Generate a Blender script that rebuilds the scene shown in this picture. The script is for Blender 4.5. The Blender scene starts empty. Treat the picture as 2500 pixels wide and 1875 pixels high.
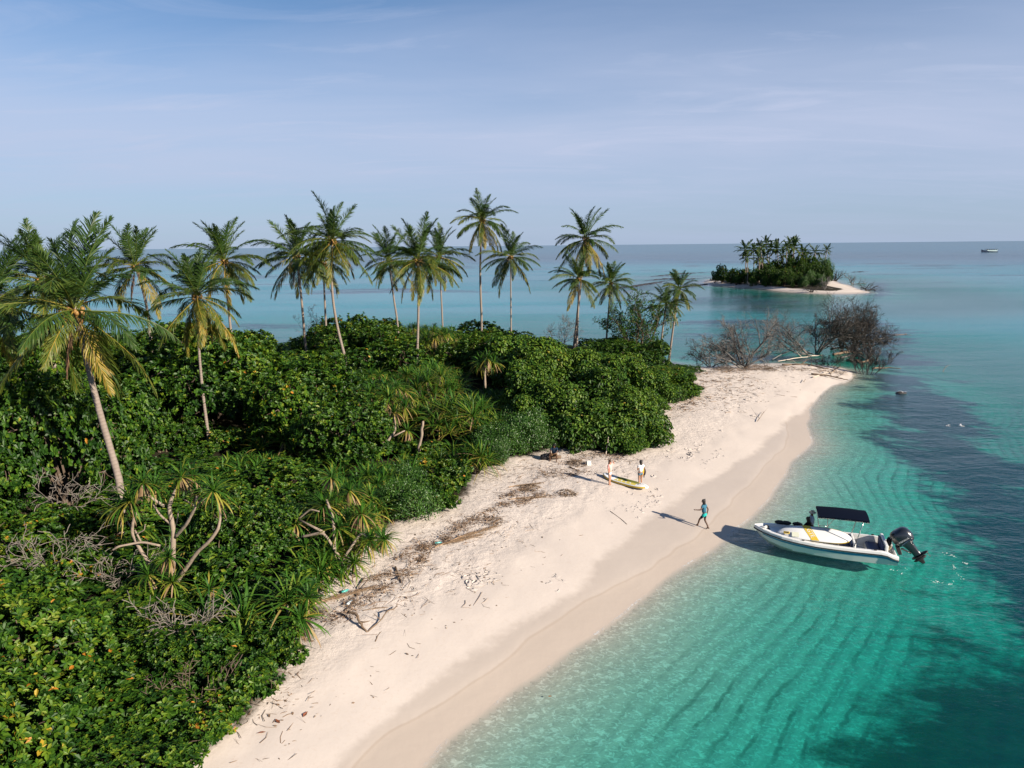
import bpy, math, random
import numpy as np
from mathutils import Vector, Matrix

# ------------------------------------------------------------------ scene, camera, sky, sun, exposure
scene = bpy.context.scene
COL = scene.collection
CAM_H = 14.0
FPX = 1733.0                      # focal length in pixels of the 2500 px wide photograph
PITCH = math.atan(338 / FPX)
ROLL = 0.0094
cf, sf = math.cos(PITCH), math.sin(PITCH)
FWD = np.array([0, cf, -sf]); R0 = np.array([1.0, 0, 0]); U0 = np.array([0, sf, cf])
RGT = R0 * math.cos(ROLL) - U0 * math.sin(ROLL)
UPV = U0 * math.cos(ROLL) + R0 * math.sin(ROLL)
cam = bpy.data.cameras.new('camera')
cam.sensor_fit = 'HORIZONTAL'; cam.sensor_width = 36.0
cam.lens = 36.0 * FPX / 2500.0
cam.clip_start = 0.1; cam.clip_end = 200000.0
camo = bpy.data.objects.new('camera', cam); COL.objects.link(camo)
M = Matrix.Identity(4)
for i in range(3):
    M[i][0] = RGT[i]; M[i][1] = UPV[i]; M[i][2] = -FWD[i]
M[2][3] = CAM_H
camo.matrix_world = M
scene.camera = camo

SUN_ELEV = math.radians(24.0)
SUN_DIR = np.array([0.83, -0.56]); SUN_DIR = SUN_DIR / np.linalg.norm(SUN_DIR)
world = bpy.data.worlds.new('World'); scene.world = world; world.use_nodes = True
wn = world.node_tree.nodes; wl = world.node_tree.links
wn.clear()
w_out = wn.new('ShaderNodeOutputWorld'); w_bg = wn.new('ShaderNodeBackground')
w_sky = wn.new('ShaderNodeTexSky'); w_sky.sky_type = 'NISHITA'; w_sky.sun_disc = False
w_sky.sun_elevation = SUN_ELEV
w_sky.sun_rotation = math.atan2(SUN_DIR[0], SUN_DIR[1])
w_sky.air_density = 1.0; w_sky.dust_density = 0.3; w_sky.ozone_density = 3.0
w_bg.inputs['Strength'].default_value = 0.05
# thin high cirrus: noise on a plane far above, seen by direction
w_tc = wn.new('ShaderNodeTexCoord'); w_sep = wn.new('ShaderNodeSeparateXYZ')
wl.new(w_tc.outputs['Generated'], w_sep.inputs[0])
def wmath(op, a, b=None, clamp=False):
    n = wn.new('ShaderNodeMath'); n.operation = op; n.use_clamp = clamp
    for i, v in enumerate((a, b)):
        if v is None: continue
        if isinstance(v, (int, float)): n.inputs[i].default_value = v
        else: wl.new(v, n.inputs[i])
    return n.outputs[0]
zz = wmath('ADD', wmath('MAXIMUM', w_sep.outputs[2], 0.0), 0.10)
cu = wmath('DIVIDE', w_sep.outputs[0], zz); cv = wmath('DIVIDE', w_sep.outputs[1], zz)
w_comb = wn.new('ShaderNodeCombineXYZ'); wl.new(cu, w_comb.inputs[0]); wl.new(cv, w_comb.inputs[1])
w_map = wn.new('ShaderNodeMapping'); wl.new(w_comb.outputs[0], w_map.inputs[0])
w_map.inputs['Rotation'].default_value = (0, 0, math.radians(14)); w_map.inputs['Scale'].default_value = (0.55, 1.5, 1)
w_map.inputs['Location'].default_value = (3.1, 1.7, 0)
w_n1 = wn.new('ShaderNodeTexNoise'); w_n1.inputs['Scale'].default_value = 0.55; w_n1.inputs['Detail'].default_value = 8
w_n1.inputs['Roughness'].default_value = 0.55; w_n1.inputs['Distortion'].default_value = 0.6
wl.new(w_map.outputs[0], w_n1.inputs['Vector'])
w_r1 = wn.new('ShaderNodeValToRGB'); w_r1.color_ramp.elements[0].position = 0.36; w_r1.color_ramp.elements[1].position = 0.78
wl.new(w_n1.outputs['Fac'], w_r1.inputs[0])
w_n2 = wn.new('ShaderNodeTexNoise'); w_n2.inputs['Scale'].default_value = 1.6; w_n2.inputs['Detail'].default_value = 9
w_n2.inputs['Roughness'].default_value = 0.62; w_n2.inputs['Distortion'].default_value = 1.2
wl.new(w_map.outputs[0], w_n2.inputs['Vector'])
w_r2 = wn.new('ShaderNodeValToRGB'); w_r2.color_ramp.elements[0].position = 0.52; w_r2.color_ramp.elements[1].position = 0.80
wl.new(w_n2.outputs['Fac'], w_r2.inputs[0])
veil = wmath('EXPONENT', wmath('MULTIPLY', wmath('POWER', wmath('ABSOLUTE', wmath('DIVIDE', wmath('SUBTRACT', w_sep.outputs[2], 0.125), 0.095)), 2.0), -1.0))
cl = wmath('ADD', wmath('ADD', wmath('MULTIPLY', w_r1.outputs[0], 0.36), wmath('MULTIPLY', w_r2.outputs[0], 0.27)), wmath('MULTIPLY', veil, 0.64), True)
# colour grade of the whole sky (white balance towards lavender)
w_tint = wn.new('ShaderNodeMix'); w_tint.data_type = 'RGBA'; w_tint.blend_type = 'MULTIPLY'
w_tint.inputs[0].default_value = 1.0
wl.new(w_sky.outputs[0], w_tint.inputs[6]); w_tint.inputs[7].default_value = (0.50, 0.76, 0.95, 1)
w_mix = wn.new('ShaderNodeMix'); w_mix.data_type = 'RGBA'
wl.new(cl, w_mix.inputs[0]); wl.new(w_tint.outputs[2], w_mix.inputs[6])
w_mix.inputs[7].default_value = (5.1, 5.55, 7.2, 1)
# humid air near the horizon, the same all round
w_hz = wn.new('ShaderNodeMix'); w_hz.data_type = 'RGBA'
wl.new(wmath('MULTIPLY', wmath('EXPONENT', wmath('MULTIPLY', wmath('MAXIMUM', w_sep.outputs[2], 0.0), -7.0)), 0.85), w_hz.inputs[0])
wl.new(w_mix.outputs[2], w_hz.inputs[6]); w_hz.inputs[7].default_value = (3.55, 4.3, 5.9, 1)
wl.new(w_hz.outputs[2], w_bg.inputs['Color']); wl.new(w_bg.outputs[0], w_out.inputs[0])

sunl = bpy.data.lights.new('sun', 'SUN'); sunl.energy = 5.0; sunl.angle = math.radians(0.53)
sunl.color = (1.0, 0.875, 0.725)
suno = bpy.data.objects.new('sun', sunl); COL.objects.link(suno)
sd3 = Vector((SUN_DIR[0] * math.cos(SUN_ELEV), SUN_DIR[1] * math.cos(SUN_ELEV), math.sin(SUN_ELEV)))
suno.rotation_euler = sd3.to_track_quat('Z', 'Y').to_euler()
suno.location = (40, -30, 60)

scene.view_settings.view_transform = 'Standard'
scene.view_settings.look = 'None'
scene.view_settings.exposure = 1.24
scene.view_settings.gamma = 1.0
scene.view_settings.use_curve_mapping = False
scene.render.engine = 'CYCLES'
scene.cycles.use_denoising = True
scene.cycles.max_bounces = 8
scene.cycles.transparent_max_bounces = 12
scene.cycles.diffuse_bounces = 2
scene.cycles.glossy_bounces = 3
scene.cycles.caustics_reflective = False
scene.cycles.caustics_refractive = False
scene.render.film_transparent = False

# ------------------------------------------------------------------ geometry helpers
rng = np.random.default_rng(11)
DS = 1 / 0.8848
def D(*p): return [(x * DS, y * DS) for x, y in p]           # view coordinates -> photo pixels
def ray(px, py): return FWD * FPX + RGT * (px - 1250) + UPV * (937.5 - py)
def P(px, py, z=0.0):                                          # point of a pixel on the level z
    d = ray(px, py); t = (z - CAM_H) / d[2]
    return np.array([d[0] * t, d[1] * t, z])
def PY(px, py, y):                                             # point of a pixel at distance y
    d = ray(px, py); t = y / d[1]
    return np.array([d[0] * t, y, CAM_H + d[2] * t])
def proj(p):
    v = np.asarray(p, float) - np.array([0, 0, CAM_H])
    z = v @ FWD
    return 1250 + FPX * (v @ RGT) / z, 937.5 - FPX * (v @ UPV) / z

def _hash(ix, iy, seed):
    h = (ix.astype(np.int64) * 374761393 + iy.astype(np.int64) * 668265263 + seed * 974634777) & 0x7fffffff
    h = ((h ^ (h >> 13)) * 1274126177) & 0x7fffffff
    return ((h ^ (h >> 16)) & 0xffff) / 65535.0
def vnoise(x, y, scale, seed=0):
    x = np.asarray(x, float) / scale; y = np.asarray(y, float) / scale
    ix = np.floor(x); iy = np.floor(y); fx = x - ix; fy = y - iy
    fx = fx * fx * (3 - 2 * fx); fy = fy * fy * (3 - 2 * fy)
    a = _hash(ix, iy, seed); b = _hash(ix + 1, iy, seed); c = _hash(ix, iy + 1, seed); d = _hash(ix + 1, iy + 1, seed)
    return (a * (1 - fx) + b * fx) * (1 - fy) + (c * (1 - fx) + d * fx) * fy - 0.5

def sdpoly(x, y, poly):                                        # signed distance, positive inside
    x = np.asarray(x, float); y = np.asarray(y, float)
    best = np.full(x.shape, 1e18); inside = np.zeros(x.shape, bool)
    n = len(poly)
    for i in range(n):
        ax, ay = poly[i]; bx, by = poly[(i + 1) % n]
        ex, ey = bx - ax, by - ay
        wx, wy = x - ax, y - ay
        t = np.clip((wx * ex + wy * ey) / (ex * ex + ey * ey + 1e-12), 0, 1)
        dx, dy = wx - ex * t, wy - ey * t
        best = np.minimum(best, dx * dx + dy * dy)
        c = ((ay <= y) & (by > y)) | ((by <= y) & (ay > y))
        if ey != 0:
            inside ^= c & (x < ax + (y - ay) / ey * ex)
    return np.where(inside, 1, -1) * np.sqrt(best)

def smooth_poly(pts, n=2):
    pts = np.array(pts, float)[:, :2]
    for _ in range(n):
        nx = np.roll(pts, -1, 0)
        pts = np.stack([pts * 0.75 + nx * 0.25, pts * 0.25 + nx * 0.75], 1).reshape(-1, 2)
    return pts

def mkmesh(name, V, F4=None, F3=None, attrs=None, smooth=False, mats=(), mi=None):
    V = np.asarray(V, np.float32).reshape(-1, 3)
    me = bpy.data.meshes.new(name)
    loops = []; tot = []
    if F4 is not None and len(F4):
        F4 = np.asarray(F4, np.int32).reshape(-1, 4); loops.append(F4.ravel()); tot.append(np.full(len(F4), 4, np.int32))
    if F3 is not None and len(F3):
        F3 = np.asarray(F3, np.int32).reshape(-1, 3); loops.append(F3.ravel()); tot.append(np.full(len(F3), 3, np.int32))
    loops = np.concatenate(loops); tot = np.concatenate(tot)
    start = np.concatenate([[0], np.cumsum(tot)[:-1]]).astype(np.int32)
    me.vertices.add(len(V)); me.vertices.foreach_set('co', V.ravel())
    me.loops.add(len(loops)); me.loops.foreach_set('vertex_index', loops)
    me.polygons.add(len(tot)); me.polygons.foreach_set('loop_start', start); me.polygons.foreach_set('loop_total', tot)
    for m in mats: me.materials.append(m)
    if mi is not None: me.polygons.foreach_set('material_index', np.asarray(mi, np.int32))
    me.polygons.foreach_set('use_smooth', np.full(len(tot), bool(smooth)))
    if attrs:
        for k, v in attrs.items():
            a = me.attributes.new(k, 'FLOAT', 'POINT'); a.data.foreach_set('value', np.asarray(v, np.float32))
    me.update(calc_edges=True)
    return me

class MB:
    """collects pieces of one part"""
    def __init__(s): s.V = []; s.F4 = []; s.F3 = []; s.n = 0; s.t = []
    def add(s, V, F4=None, F3=None, tint=0.5):
        V = np.asarray(V, float).reshape(-1, 3)
        s.V.append(V)
        if F4 is not None and len(F4): s.F4.append(np.asarray(F4, int).reshape(-1, 4) + s.n)
        if F3 is not None and len(F3): s.F3.append(np.asarray(F3, int).reshape(-1, 3) + s.n)
        s.t.append(np.broadcast_to(np.asarray(tint, float), (len(V),)).copy())
        s.n += len(V)
    def box(s, c, size, rot=None, bevel=0.0, tint=0.5):
        x, y, z = np.array(size) / 2
        b = min(bevel, x * .9, y * .9, z * .9)
        if b > 0:
            V = []
            for sx in (-1, 1):
                for sy in (-1, 1):
                    for sz in (-1, 1):
                        V += [(sx * x, sy * (y - b), sz * (z - b)), (sx * (x - b), sy * y, sz * (z - b)), (sx * (x - b), sy * (y - b), sz * z)]
            V = np.array(V)
            idx = lambda a, b_, c_, k: ((a > 0) * 4 + (b_ > 0) * 2 + (c_ > 0)) * 3 + k
            F4 = []; F3 = []
            for sg in (-1, 1):
                F4.append([idx(sg, -1, -1, 0), idx(sg, 1, -1, 0), idx(sg, 1, 1, 0), idx(sg, -1, 1, 0)][::sg])
                F4.append([idx(-1, sg, -1, 1), idx(1, sg, -1, 1), idx(1, sg, 1, 1), idx(-1, sg, 1, 1)][::-sg])
                F4.append([idx(-1, -1, sg, 2), idx(1, -1, sg, 2), idx(1, 1, sg, 2), idx(-1, 1, sg, 2)][::sg])
            for a in (-1, 1):
                for b_ in (-1, 1):
                    F4.append([idx(a, b_, -1, 0), idx(a, b_, -1, 1), idx(a, b_, 1, 1), idx(a, b_, 1, 0)])
                    F4.append([idx(a, -1, b_, 0), idx(a, 1, b_, 0), idx(a, 1, b_, 2), idx(a, -1, b_, 2)])
                    F4.append([idx(-1, a, b_, 1), idx(1, a, b_, 1), idx(1, a, b_, 2), idx(-1, a, b_, 2)])
            for a in (-1, 1):
                for b_ in (-1, 1):
                    for c_ in (-1, 1): F3.append([idx(a, b_, c_, 0), idx(a, b_, c_, 1), idx(a, b_, c_, 2)])
        else:
            V = np.array([(sx * x, sy * y, sz * z) for sx in (-1, 1) for sy in (-1, 1) for sz in (-1, 1)])
            F4 = [[0, 1, 3, 2], [4, 6, 7, 5], [0, 4, 5, 1], [2, 3, 7, 6], [0, 2, 6, 4], [1, 5, 7, 3]]; F3 = None
        if rot is not None: V = V @ np.array(rot).T
        s.add(V + np.array(c), F4, F3, tint)
    def tube(s, pts, rad, sides=6, tint=0.5, cap=True):
        pts = np.asarray(pts, float); n = len(pts)
        rad = np.broadcast_to(np.asarray(rad, float), (n,))
        T = np.gradient(pts, axis=0); T /= np.linalg.norm(T, axis=1)[:, None] + 1e-9
        ref = np.array([0, 0, 1.0]) if abs(T[0][2]) < 0.9 else np.array([1.0, 0, 0])
        a = np.cross(T[0], ref); a /= np.linalg.norm(a)
        V = []
        ang = np.arange(sides) * 2 * np.pi / sides
        for i in range(n):
            a = a - T[i] * (a @ T[i]); a /= np.linalg.norm(a) + 1e-9
            b = np.cross(T[i], a)
            V.append(pts[i] + rad[i] * (np.cos(ang)[:, None] * a + np.sin(ang)[:, None] * b))
        V = np.concatenate(V)
        F = []
        for i in range(n - 1):
            for k in range(sides):
                k2 = (k + 1) % sides
                F.append([i * sides + k, i * sides + k2, (i + 1) * sides + k2, (i + 1) * sides + k])
        F3 = []
        if cap:
            V = np.concatenate([V, pts[:1], pts[-1:]])
            c0, c1 = n * sides, n * sides + 1
            for k in range(sides):
                k2 = (k + 1) % sides
                F3.append([c0, k2, k]); F3.append([c1, (n - 1) * sides + k, (n - 1) * sides + k2])
        s.add(V, F, F3, tint)
    def ball(s, c, r, nu=12, nv=8, rot=None, tint=0.5):
        r = np.broadcast_to(np.asarray(r, float), (3,))
        V = []
        for j in range(nv + 1):
            th = np.pi * j / nv
            for i in range(nu):
                ph = 2 * np.pi * i / nu
                V.append((math.sin(th) * math.cos(ph), math.sin(th) * math.sin(ph), math.cos(th)))
        V = np.array(V) * r
        F = [[j * nu + i, (j + 1) * nu + i, (j + 1) * nu + (i + 1) % nu, j * nu + (i + 1) % nu] for j in range(nv) for i in range(nu)]
        if rot is not None: V = V @ np.array(rot).T
        s.add(V + np.array(c), F, None, tint)
    def loft(s, rings, closed=True, caps=False, tint=0.5):
        rings = np.asarray(rings, float); n, m, _ = rings.shape
        F = []
        for i in range(n - 1):
            for k in range(m if closed else m - 1):
                k2 = (k + 1) % m
                F.append([i * m + k, i * m + k2, (i + 1) * m + k2, (i + 1) * m + k])
        V = rings.reshape(-1, 3); F3 = []
        if caps:
            V = np.concatenate([V, rings[0].mean(0)[None], rings[-1].mean(0)[None]])
            for k in range(m):
                k2 = (k + 1) % m
                F3 += [[n * m, k2, k], [n * m + 1, (n - 1) * m + k, (n - 1) * m + k2]]
        s.add(V, F, F3, tint)
    def mesh(s, name, mat, smooth=False):
        V = np.concatenate(s.V)
        return mkmesh(name, V, np.concatenate(s.F4) if s.F4 else None, np.concatenate(s.F3) if s.F3 else None,
                      {'tint': np.concatenate(s.t)}, smooth, [mat] if mat else [])
    def part(s, name, mat, parent=None, smooth=False, label=None):
        return link(name, s.mesh(name, mat, smooth), parent, label)

def link(name, me, parent=None, label=None):
    o = bpy.data.objects.new(name, me); COL.objects.link(o)
    if parent is not None: o.parent = parent
    if label: o['label'] = label
    return o
def tag(o, label, cat, group=None):
    o['label'] = label; o['category'] = cat
    if group: o['group'] = group
    return o
def thing(name, label, cat, loc=(0, 0, 0), rz=0.0, group=None, scale=1.0):
    o = bpy.data.objects.new(name, None); COL.objects.link(o)
    o.empty_display_size = 0.2
    o.location = [float(v) for v in loc]; o.rotation_euler = (0, 0, rz)
    o.scale = (scale, scale, scale) if isinstance(scale, (int, float)) else scale
    return tag(o, label, cat, group)
def rotz(a):
    c, s_ = math.cos(a), math.sin(a); return np.array([[c, -s_, 0], [s_, c, 0], [0, 0, 1.0]])
def roty(a):
    c, s_ = math.cos(a), math.sin(a); return np.array([[c, 0, s_], [0, 1, 0], [-s_, 0, c]])
def rotx(a):
    c, s_ = math.cos(a), math.sin(a); return np.array([[1, 0, 0], [0, c, -s_], [0, s_, c]])
def norm(v): return v / (np.linalg.norm(v, axis=-1, keepdims=True) + 1e-9)

# ------------------------------------------------------------------ materials
def newmat(name):
    m = bpy.data.materials.new(name); m.use_nodes = True
    nt = m.node_tree; nt.nodes.clear()
    out = nt.nodes.new('ShaderNodeOutputMaterial')
    return m, nt, out
ALB = 0.83                        # common albedo level of all opaque materials
class N:
    """small node helper"""
    def __init__(s, nt): s.nt = nt
    def node(s, t, **kw):
        n = s.nt.nodes.new(t)
        for k, v in kw.items(): setattr(n, k, v)
        return n
    def set(s, sock, v):
        if isinstance(v, (int, float, tuple, list)): sock.default_value = v
        else: s.nt.links.new(v, sock)
    def math(s, op, a, b=None, c=None, clamp=False):
        n = s.node('ShaderNodeMath', operation=op, use_clamp=clamp)
        for i, v in enumerate((a, b, c)):
            if v is not None: s.set(n.inputs[i], v)
        return n.outputs[0]
    def attr(s, name): return s.node('ShaderNodeAttribute', attribute_name=name).outputs['Fac']
    def noise(s, scale, detail=3, rough=0.5, vec=None, dist=0.0):
        n = s.node('ShaderNodeTexNoise'); n.inputs['Scale'].default_value = scale
        n.inputs['Detail'].default_value = detail; n.inputs['Roughness'].default_value = rough; n.inputs['Distortion'].default_value = dist
        if vec is not None: s.nt.links.new(vec, n.inputs['Vector'])
        return n.outputs['Fac']
    def pos(s): return s.node('ShaderNodeNewGeometry').outputs['Position']
    def mapping(s, vec, scale=(1, 1, 1), rot=0.0, loc=(0, 0, 0)):
        n = s.node('ShaderNodeMapping'); s.nt.links.new(vec, n.inputs[0])
        n.inputs['Scale'].default_value = scale; n.inputs['Rotation'].default_value = (0, 0, rot); n.inputs['Location'].default_value = loc
        return n.outputs[0]
    def ramp(s, fac, stops, interp='LINEAR'):
        n = s.node('ShaderNodeValToRGB'); n.color_ramp.interpolation = interp
        e = n.color_ramp.elements
        while len(e) < len(stops): e.new(0.5)
        for el, (p, c) in zip(e, stops):
            el.position = p; el.color = (*c, 1) if not isinstance(c, (int, float)) else (c, c, c, 1)
        s.set(n.inputs[0], fac); return n.outputs[0]
    def sstep(s, v, a, b):
        n = s.node('ShaderNodeMapRange', interpolation_type='SMOOTHSTEP')
        s.set(n.inputs[0], v); n.inputs[1].default_value = a; n.inputs[2].default_value = b
        return n.outputs[0]
    def mix(s, f, a, b, blend='MIX'):
        n = s.node('ShaderNodeMix', data_type='RGBA', blend_type=blend)
        s.set(n.inputs[0], f)
        for i, v in ((6, a), (7, b)):
            if isinstance(v, tuple): n.inputs[i].default_value = (*v[:3], 1)
            else: s.nt.links.new(v, n.inputs[i])
        return n.outputs[2]
    def bump(s, h, strength, dist, normal=None):
        n = s.node('ShaderNodeBump'); s.set(n.inputs['Strength'], strength); n.inputs['Distance'].default_value = dist
        s.nt.links.new(h, n.inputs['Height'])
        if normal is not None: s.nt.links.new(normal, n.inputs['Normal'])
        return n.outputs[0]
    def bsdf(s, color, rough=0.6, spec=0.5, normal=None, metal=0.0, coat=0.0):
        b = s.node('ShaderNodeBsdfPrincipled')
        s.set(b.inputs['Base Color'], s.mix(1.0, color, (ALB, ALB, ALB), 'MULTIPLY'))
        s.set(b.inputs['Roughness'], rough); s.set(b.inputs['Specular IOR Level'], spec)
        s.set(b.inputs['Metallic'], metal); s.set(b.inputs['Coat Weight'], coat)
        if normal is not None: s.nt.links.new(normal, b.inputs['Normal'])
        return b.outputs[0]

def simple(name, color, rough=0.6, spec=0.5, var=0.12, scale=8.0, metal=0.0, coat=0.0, bump=0.0):
    m, nt, out = newmat(name); n = N(nt)
    tc = n.node('ShaderNodeTexCoord').outputs['Object']
    f = n.noise(scale, 4, 0.6, tc)
    lo = tuple(c * (1 - var) for c in color); hi = tuple(min(1, c * (1 + var)) for c in color)
    c = n.mix(f, lo, hi)
    nb = n.bump(f, 1.0, bump) if bump else None
    nt.links.new(n.bsdf(c, rough, spec, nb, metal, coat), out.inputs[0])
    return m

def leafmat(name, stops, rough=0.42, trans=0.22, spec=0.5):
    m, nt, out = newmat(name); n = N(nt)
    oi = n.node('ShaderNodeObjectInfo').outputs['Random']
    t = n.attr('tint')
    tt = n.math('ADD', t, n.math('MULTIPLY', n.math('SUBTRACT', oi, 0.5), 0.14), clamp=True)
    c = n.ramp(tt, stops)
    b = n.bsdf(c, rough, spec)
    tr = n.node('ShaderNodeBsdfTranslucent'); nt.links.new(n.mix(1.0, c, (0.83, 0.91, 0.37), 'MULTIPLY'), tr.inputs[0])
    mx = n.node('ShaderNodeMixShader'); mx.inputs[0].default_value = trans
    nt.links.new(b, mx.inputs[1]); nt.links.new(tr.outputs[0], mx.inputs[2]); nt.links.new(mx.outputs[0], out.inputs[0])
    return m

# ------------------------------------------------------------------ the island, the sandbank and the sea bed
_near = [(1029, 1875), (1085, 1808), (1200, 1720), (1259, 1676), (1311, 1647), (1376, 1588), (1464, 1541), (1540, 1476), (1611, 1417), (1658, 1386),
         (1700, 1359), (1747, 1327), (1798, 1287), (1834, 1258), (1866, 1222), (1888, 1193), (1902, 1175), (1917, 1153), (1935, 1124), (1953, 1108),
         (1972, 1090), (1978, 1073), (1970, 1054), (1967, 1034), (1972, 1019), (1972, 997), (1989, 976), (2007, 954), (2028, 940), (2056, 937), (2074, 928),
         (2084, 915), (2074, 905), (2052, 898), (2010, 893), (1960, 889), (1915, 886), (1865, 888), (1790, 893), (1708, 899)]
ISLE = [(-70, -45), (-30, -28), (-16, -10), (-9.0, 4), (-5.4, 11.5)] + [tuple(P(x, y)[:2]) for x, y in _near]
ISLE += [(19, 84), (14, 91), (4, 97), (-12, 101), (-30, 99), (-50, 94), (-70, 84), (-95, 66), (-120, 30), (-110, -20)]
_far = [(1730, 696), (1752, 698), (1820, 702), (1866, 706), (1922, 713), (1979, 716), (2046, 718), (2112, 716), (2128, 714), (2100, 707), (2069, 697), (2046, 690),
        (2030, 682), (1985, 675), (1900, 672), (1800, 674), (1735, 680), (1712, 690)]
BANK = [tuple(P(x, y)[:2]) for x, y in _far]
VEG = [(-14, -10), (-11, 6)] + [tuple(P(x, y, 1.1)[:2]) for x, y in D((385, 1659), (440, 1600), (520, 1530), (640, 1440), (690, 1370), (690, 1270), (765, 1230),
       (800, 1200), (850, 1150), (1000, 1095), (1060, 1010), (1160, 995), (1200, 975), (1290, 975), (1400, 980), (1415, 895), (1478, 868), (1486, 805))]
VEG += [(21.0, 76.5), (16, 82), (11, 88.5), (2, 93.5), (-14, 97), (-30, 95), (-50, 90), (-70, 80), (-90, 62), (-110, 30), (-100, -20)]
WET = [tuple(P(x, y, 0.25)[:2]) for x, y in D((560, 1780), (690, 1676), (740, 1640), (830, 1570), (965, 1460), (1062, 1390), (1115, 1358), (1186, 1311), (1240, 1283), (1265, 1240),
       (1318, 1201), (1340, 1183), (1388, 1146), (1448, 1094), (1508, 1058), (1565, 1018), (1642, 972), (1677, 937), (1705, 900), (1728, 889), (1748, 870), (1775, 848), (1800, 832))]
WET += [(60, 80), (90, 20), (40, -30), (-6, -10)]
GRASS1 = smooth_poly([P(x, y)[:2] for x, y in D((1885, 812), (1960, 795), (2040, 830), (2110, 890), (2230, 985), (2330, 1080), (2330, 1330), (2200, 1290), (2110, 1205), (2060, 1130), (2030, 1060),
       (1985, 995), (1955, 940), (1910, 870))], 2)
GRASS2 = smooth_poly([P(x, y)[:2] for x, y in D((2420, 1150), (2190, 1215), (2100, 1280), (2030, 1350), (1955, 1430), (1890, 1510), (1835, 1660), (1790, 1850), (2600, 1850))], 2)
GRASS3 = smooth_poly([P(x, y)[:2] for x, y in D((1870, 640), (1885, 606), (1905, 600), (1925, 612), (1915, 640))], 2)
GRASS4 = smooth_poly([P(x, y)[:2] for x, y in D((1830, 690), (1900, 668), (1950, 690), (1985, 740), (1970, 800), (1920, 790))], 2)
GRASS5 = smooth_poly([P(x, y)[:2] for x, y in D((1545, 628), (1640, 632), (1720, 640), (1700, 655), (1600, 652))], 2)
# low dark lines of reef rubble beside the far island
ISLE = smooth_poly(ISLE, 1); BANK = smooth_poly(BANK, 2)

def terrain(x, y, full=False):
    x = np.asarray(x, float); y = np.asarray(y, float)
    n1 = vnoise(x, y, 3.1, 1) + 0.5 * vnoise(x, y, 1.4, 2)
    dA = sdpoly(x, y, ISLE) + 0.25 * n1
    dB = sdpoly(x, y, BANK) + 1.2 * vnoise(x, y, 6.0, 3)
    def land(d, top, k): return top * (1 - np.exp(-np.maximum(d, 0) / k))
    def dep(d):
        o = np.maximum(-d, 0)
        a = np.minimum(o, 14) * 0.130 + np.clip(o - 14, 0, 20) * 0.03
        return a
    zA = land(dA, 1.4, 8.0); zB = land(dB, 1.3, 7.0)
    r = np.sqrt(x * x + y * y)
    off = np.minimum(np.maximum(-dA, 0), np.maximum(-dB, 0))
    deep = np.minimum(dep(dA), dep(dB)) + 0.35 * (vnoise(x, y, 30, 5) + 0.5 * vnoise(x, y, 11, 6)) * np.clip(off / 15, 0, 1) + np.clip((r - 600) / 90, 0, 10) \
        + np.clip((r - 150) / 300, 0, 1) * 1.6 * (vnoise(x, y, 120, 8) + 0.1)
    deep = deep - 0.9 * np.clip((off - 30) / 60, 0, 1) * np.clip((560 - r) / 60, 0, 1)
    deep = np.maximum(deep, np.minimum(off * 0.09, 0.6))
    z = np.where((dA > 0) | (dB > 0), np.maximum(zA, zB), -deep)
    if full: return z, dA, dB, off
    return z
def ground_z(x, y): return float(terrain(np.array([x]), np.array([y]))[0])
_lx = np.arange(-120, 125, .4); _ly = np.arange(-25, 275, .4)
_LX, _LY = np.meshgrid(_lx, _ly); _LZ = terrain(_LX.ravel(), _LY.ravel()).reshape(_LX.shape)
def ground_z(x, y):
    i = (x + 120) / .4; j = (y + 25) / .4
    if not (0 <= i < len(_lx) - 1 and 0 <= j < len(_ly) - 1): return 0.0
    a, b = int(i), int(j); u, v = i - a, j - b
    return float((_LZ[b, a] * (1 - u) + _LZ[b, a + 1] * u) * (1 - v) + (_LZ[b + 1, a] * (1 - u) + _LZ[b + 1, a + 1] * u) * v)
def G(px, py):                                                  # point of a pixel on the ground
    z = 0.4
    for _ in range(12):
        p = P(px, py, z); z = 0.5 * z + 0.5 * max(0.0, ground_z(p[0], p[1]))
    p = P(px, py, z); p[2] = z
    return p

ys = list(np.arange(-40, 14, 1.0)); yv = 14.0
while yv < 480: ys.append(yv); yv += 0.0100 * (yv + 6)
while yv < 70000: ys.append(yv); yv += 0.12 * yv
ys = np.array(ys); NC = 430
s_ = np.linspace(-1, 1, NC)
xf = 0.72 * s_ + 1.2 * s_ ** 7
GX = (np.maximum(ys, 0) * 1.0 + 12)[:, None] * xf[None, :]
GY = np.repeat(ys[:, None], NC, 1)
gz, gdA, gdB, goff = terrain(GX.ravel(), GY.ravel(), True)
gx = GX.ravel(); gy = GY.ravel()
veg_d = sdpoly(gx, gy, smooth_poly(VEG, 1)) + 1.2 * vnoise(gx, gy, 2.2, 21) + 0.7 * vnoise(gx, gy, 0.8, 22)
vegB = gdB - 4.5 + 2.0 * vnoise(gx, gy, 5, 23) - np.clip((gx - 92) * 0.55, 0, 40)
wet_d = sdpoly(gx, gy, smooth_poly(WET, 2)) + 0.5 * vnoise(gx, gy, 3.0, 31) + 0.16 * vnoise(gx, gy, 0.7, 32)
# beach relief: churned dry sand above the wet band
dry = np.clip(-wet_d / 2.5, 0, 1) * (gdA > 0)
gz = gz + dry * (0.10 * vnoise(gx, gy, 2.6, 41) + 0.05 * vnoise(gx, gy, 0.9, 42))
band = np.exp(-((wet_d + 5.5) / 3.2) ** 2) * (gdA > 1.0)
gz = gz + band * 0.06 * vnoise(gx, gy, 0.45, 43)
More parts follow.
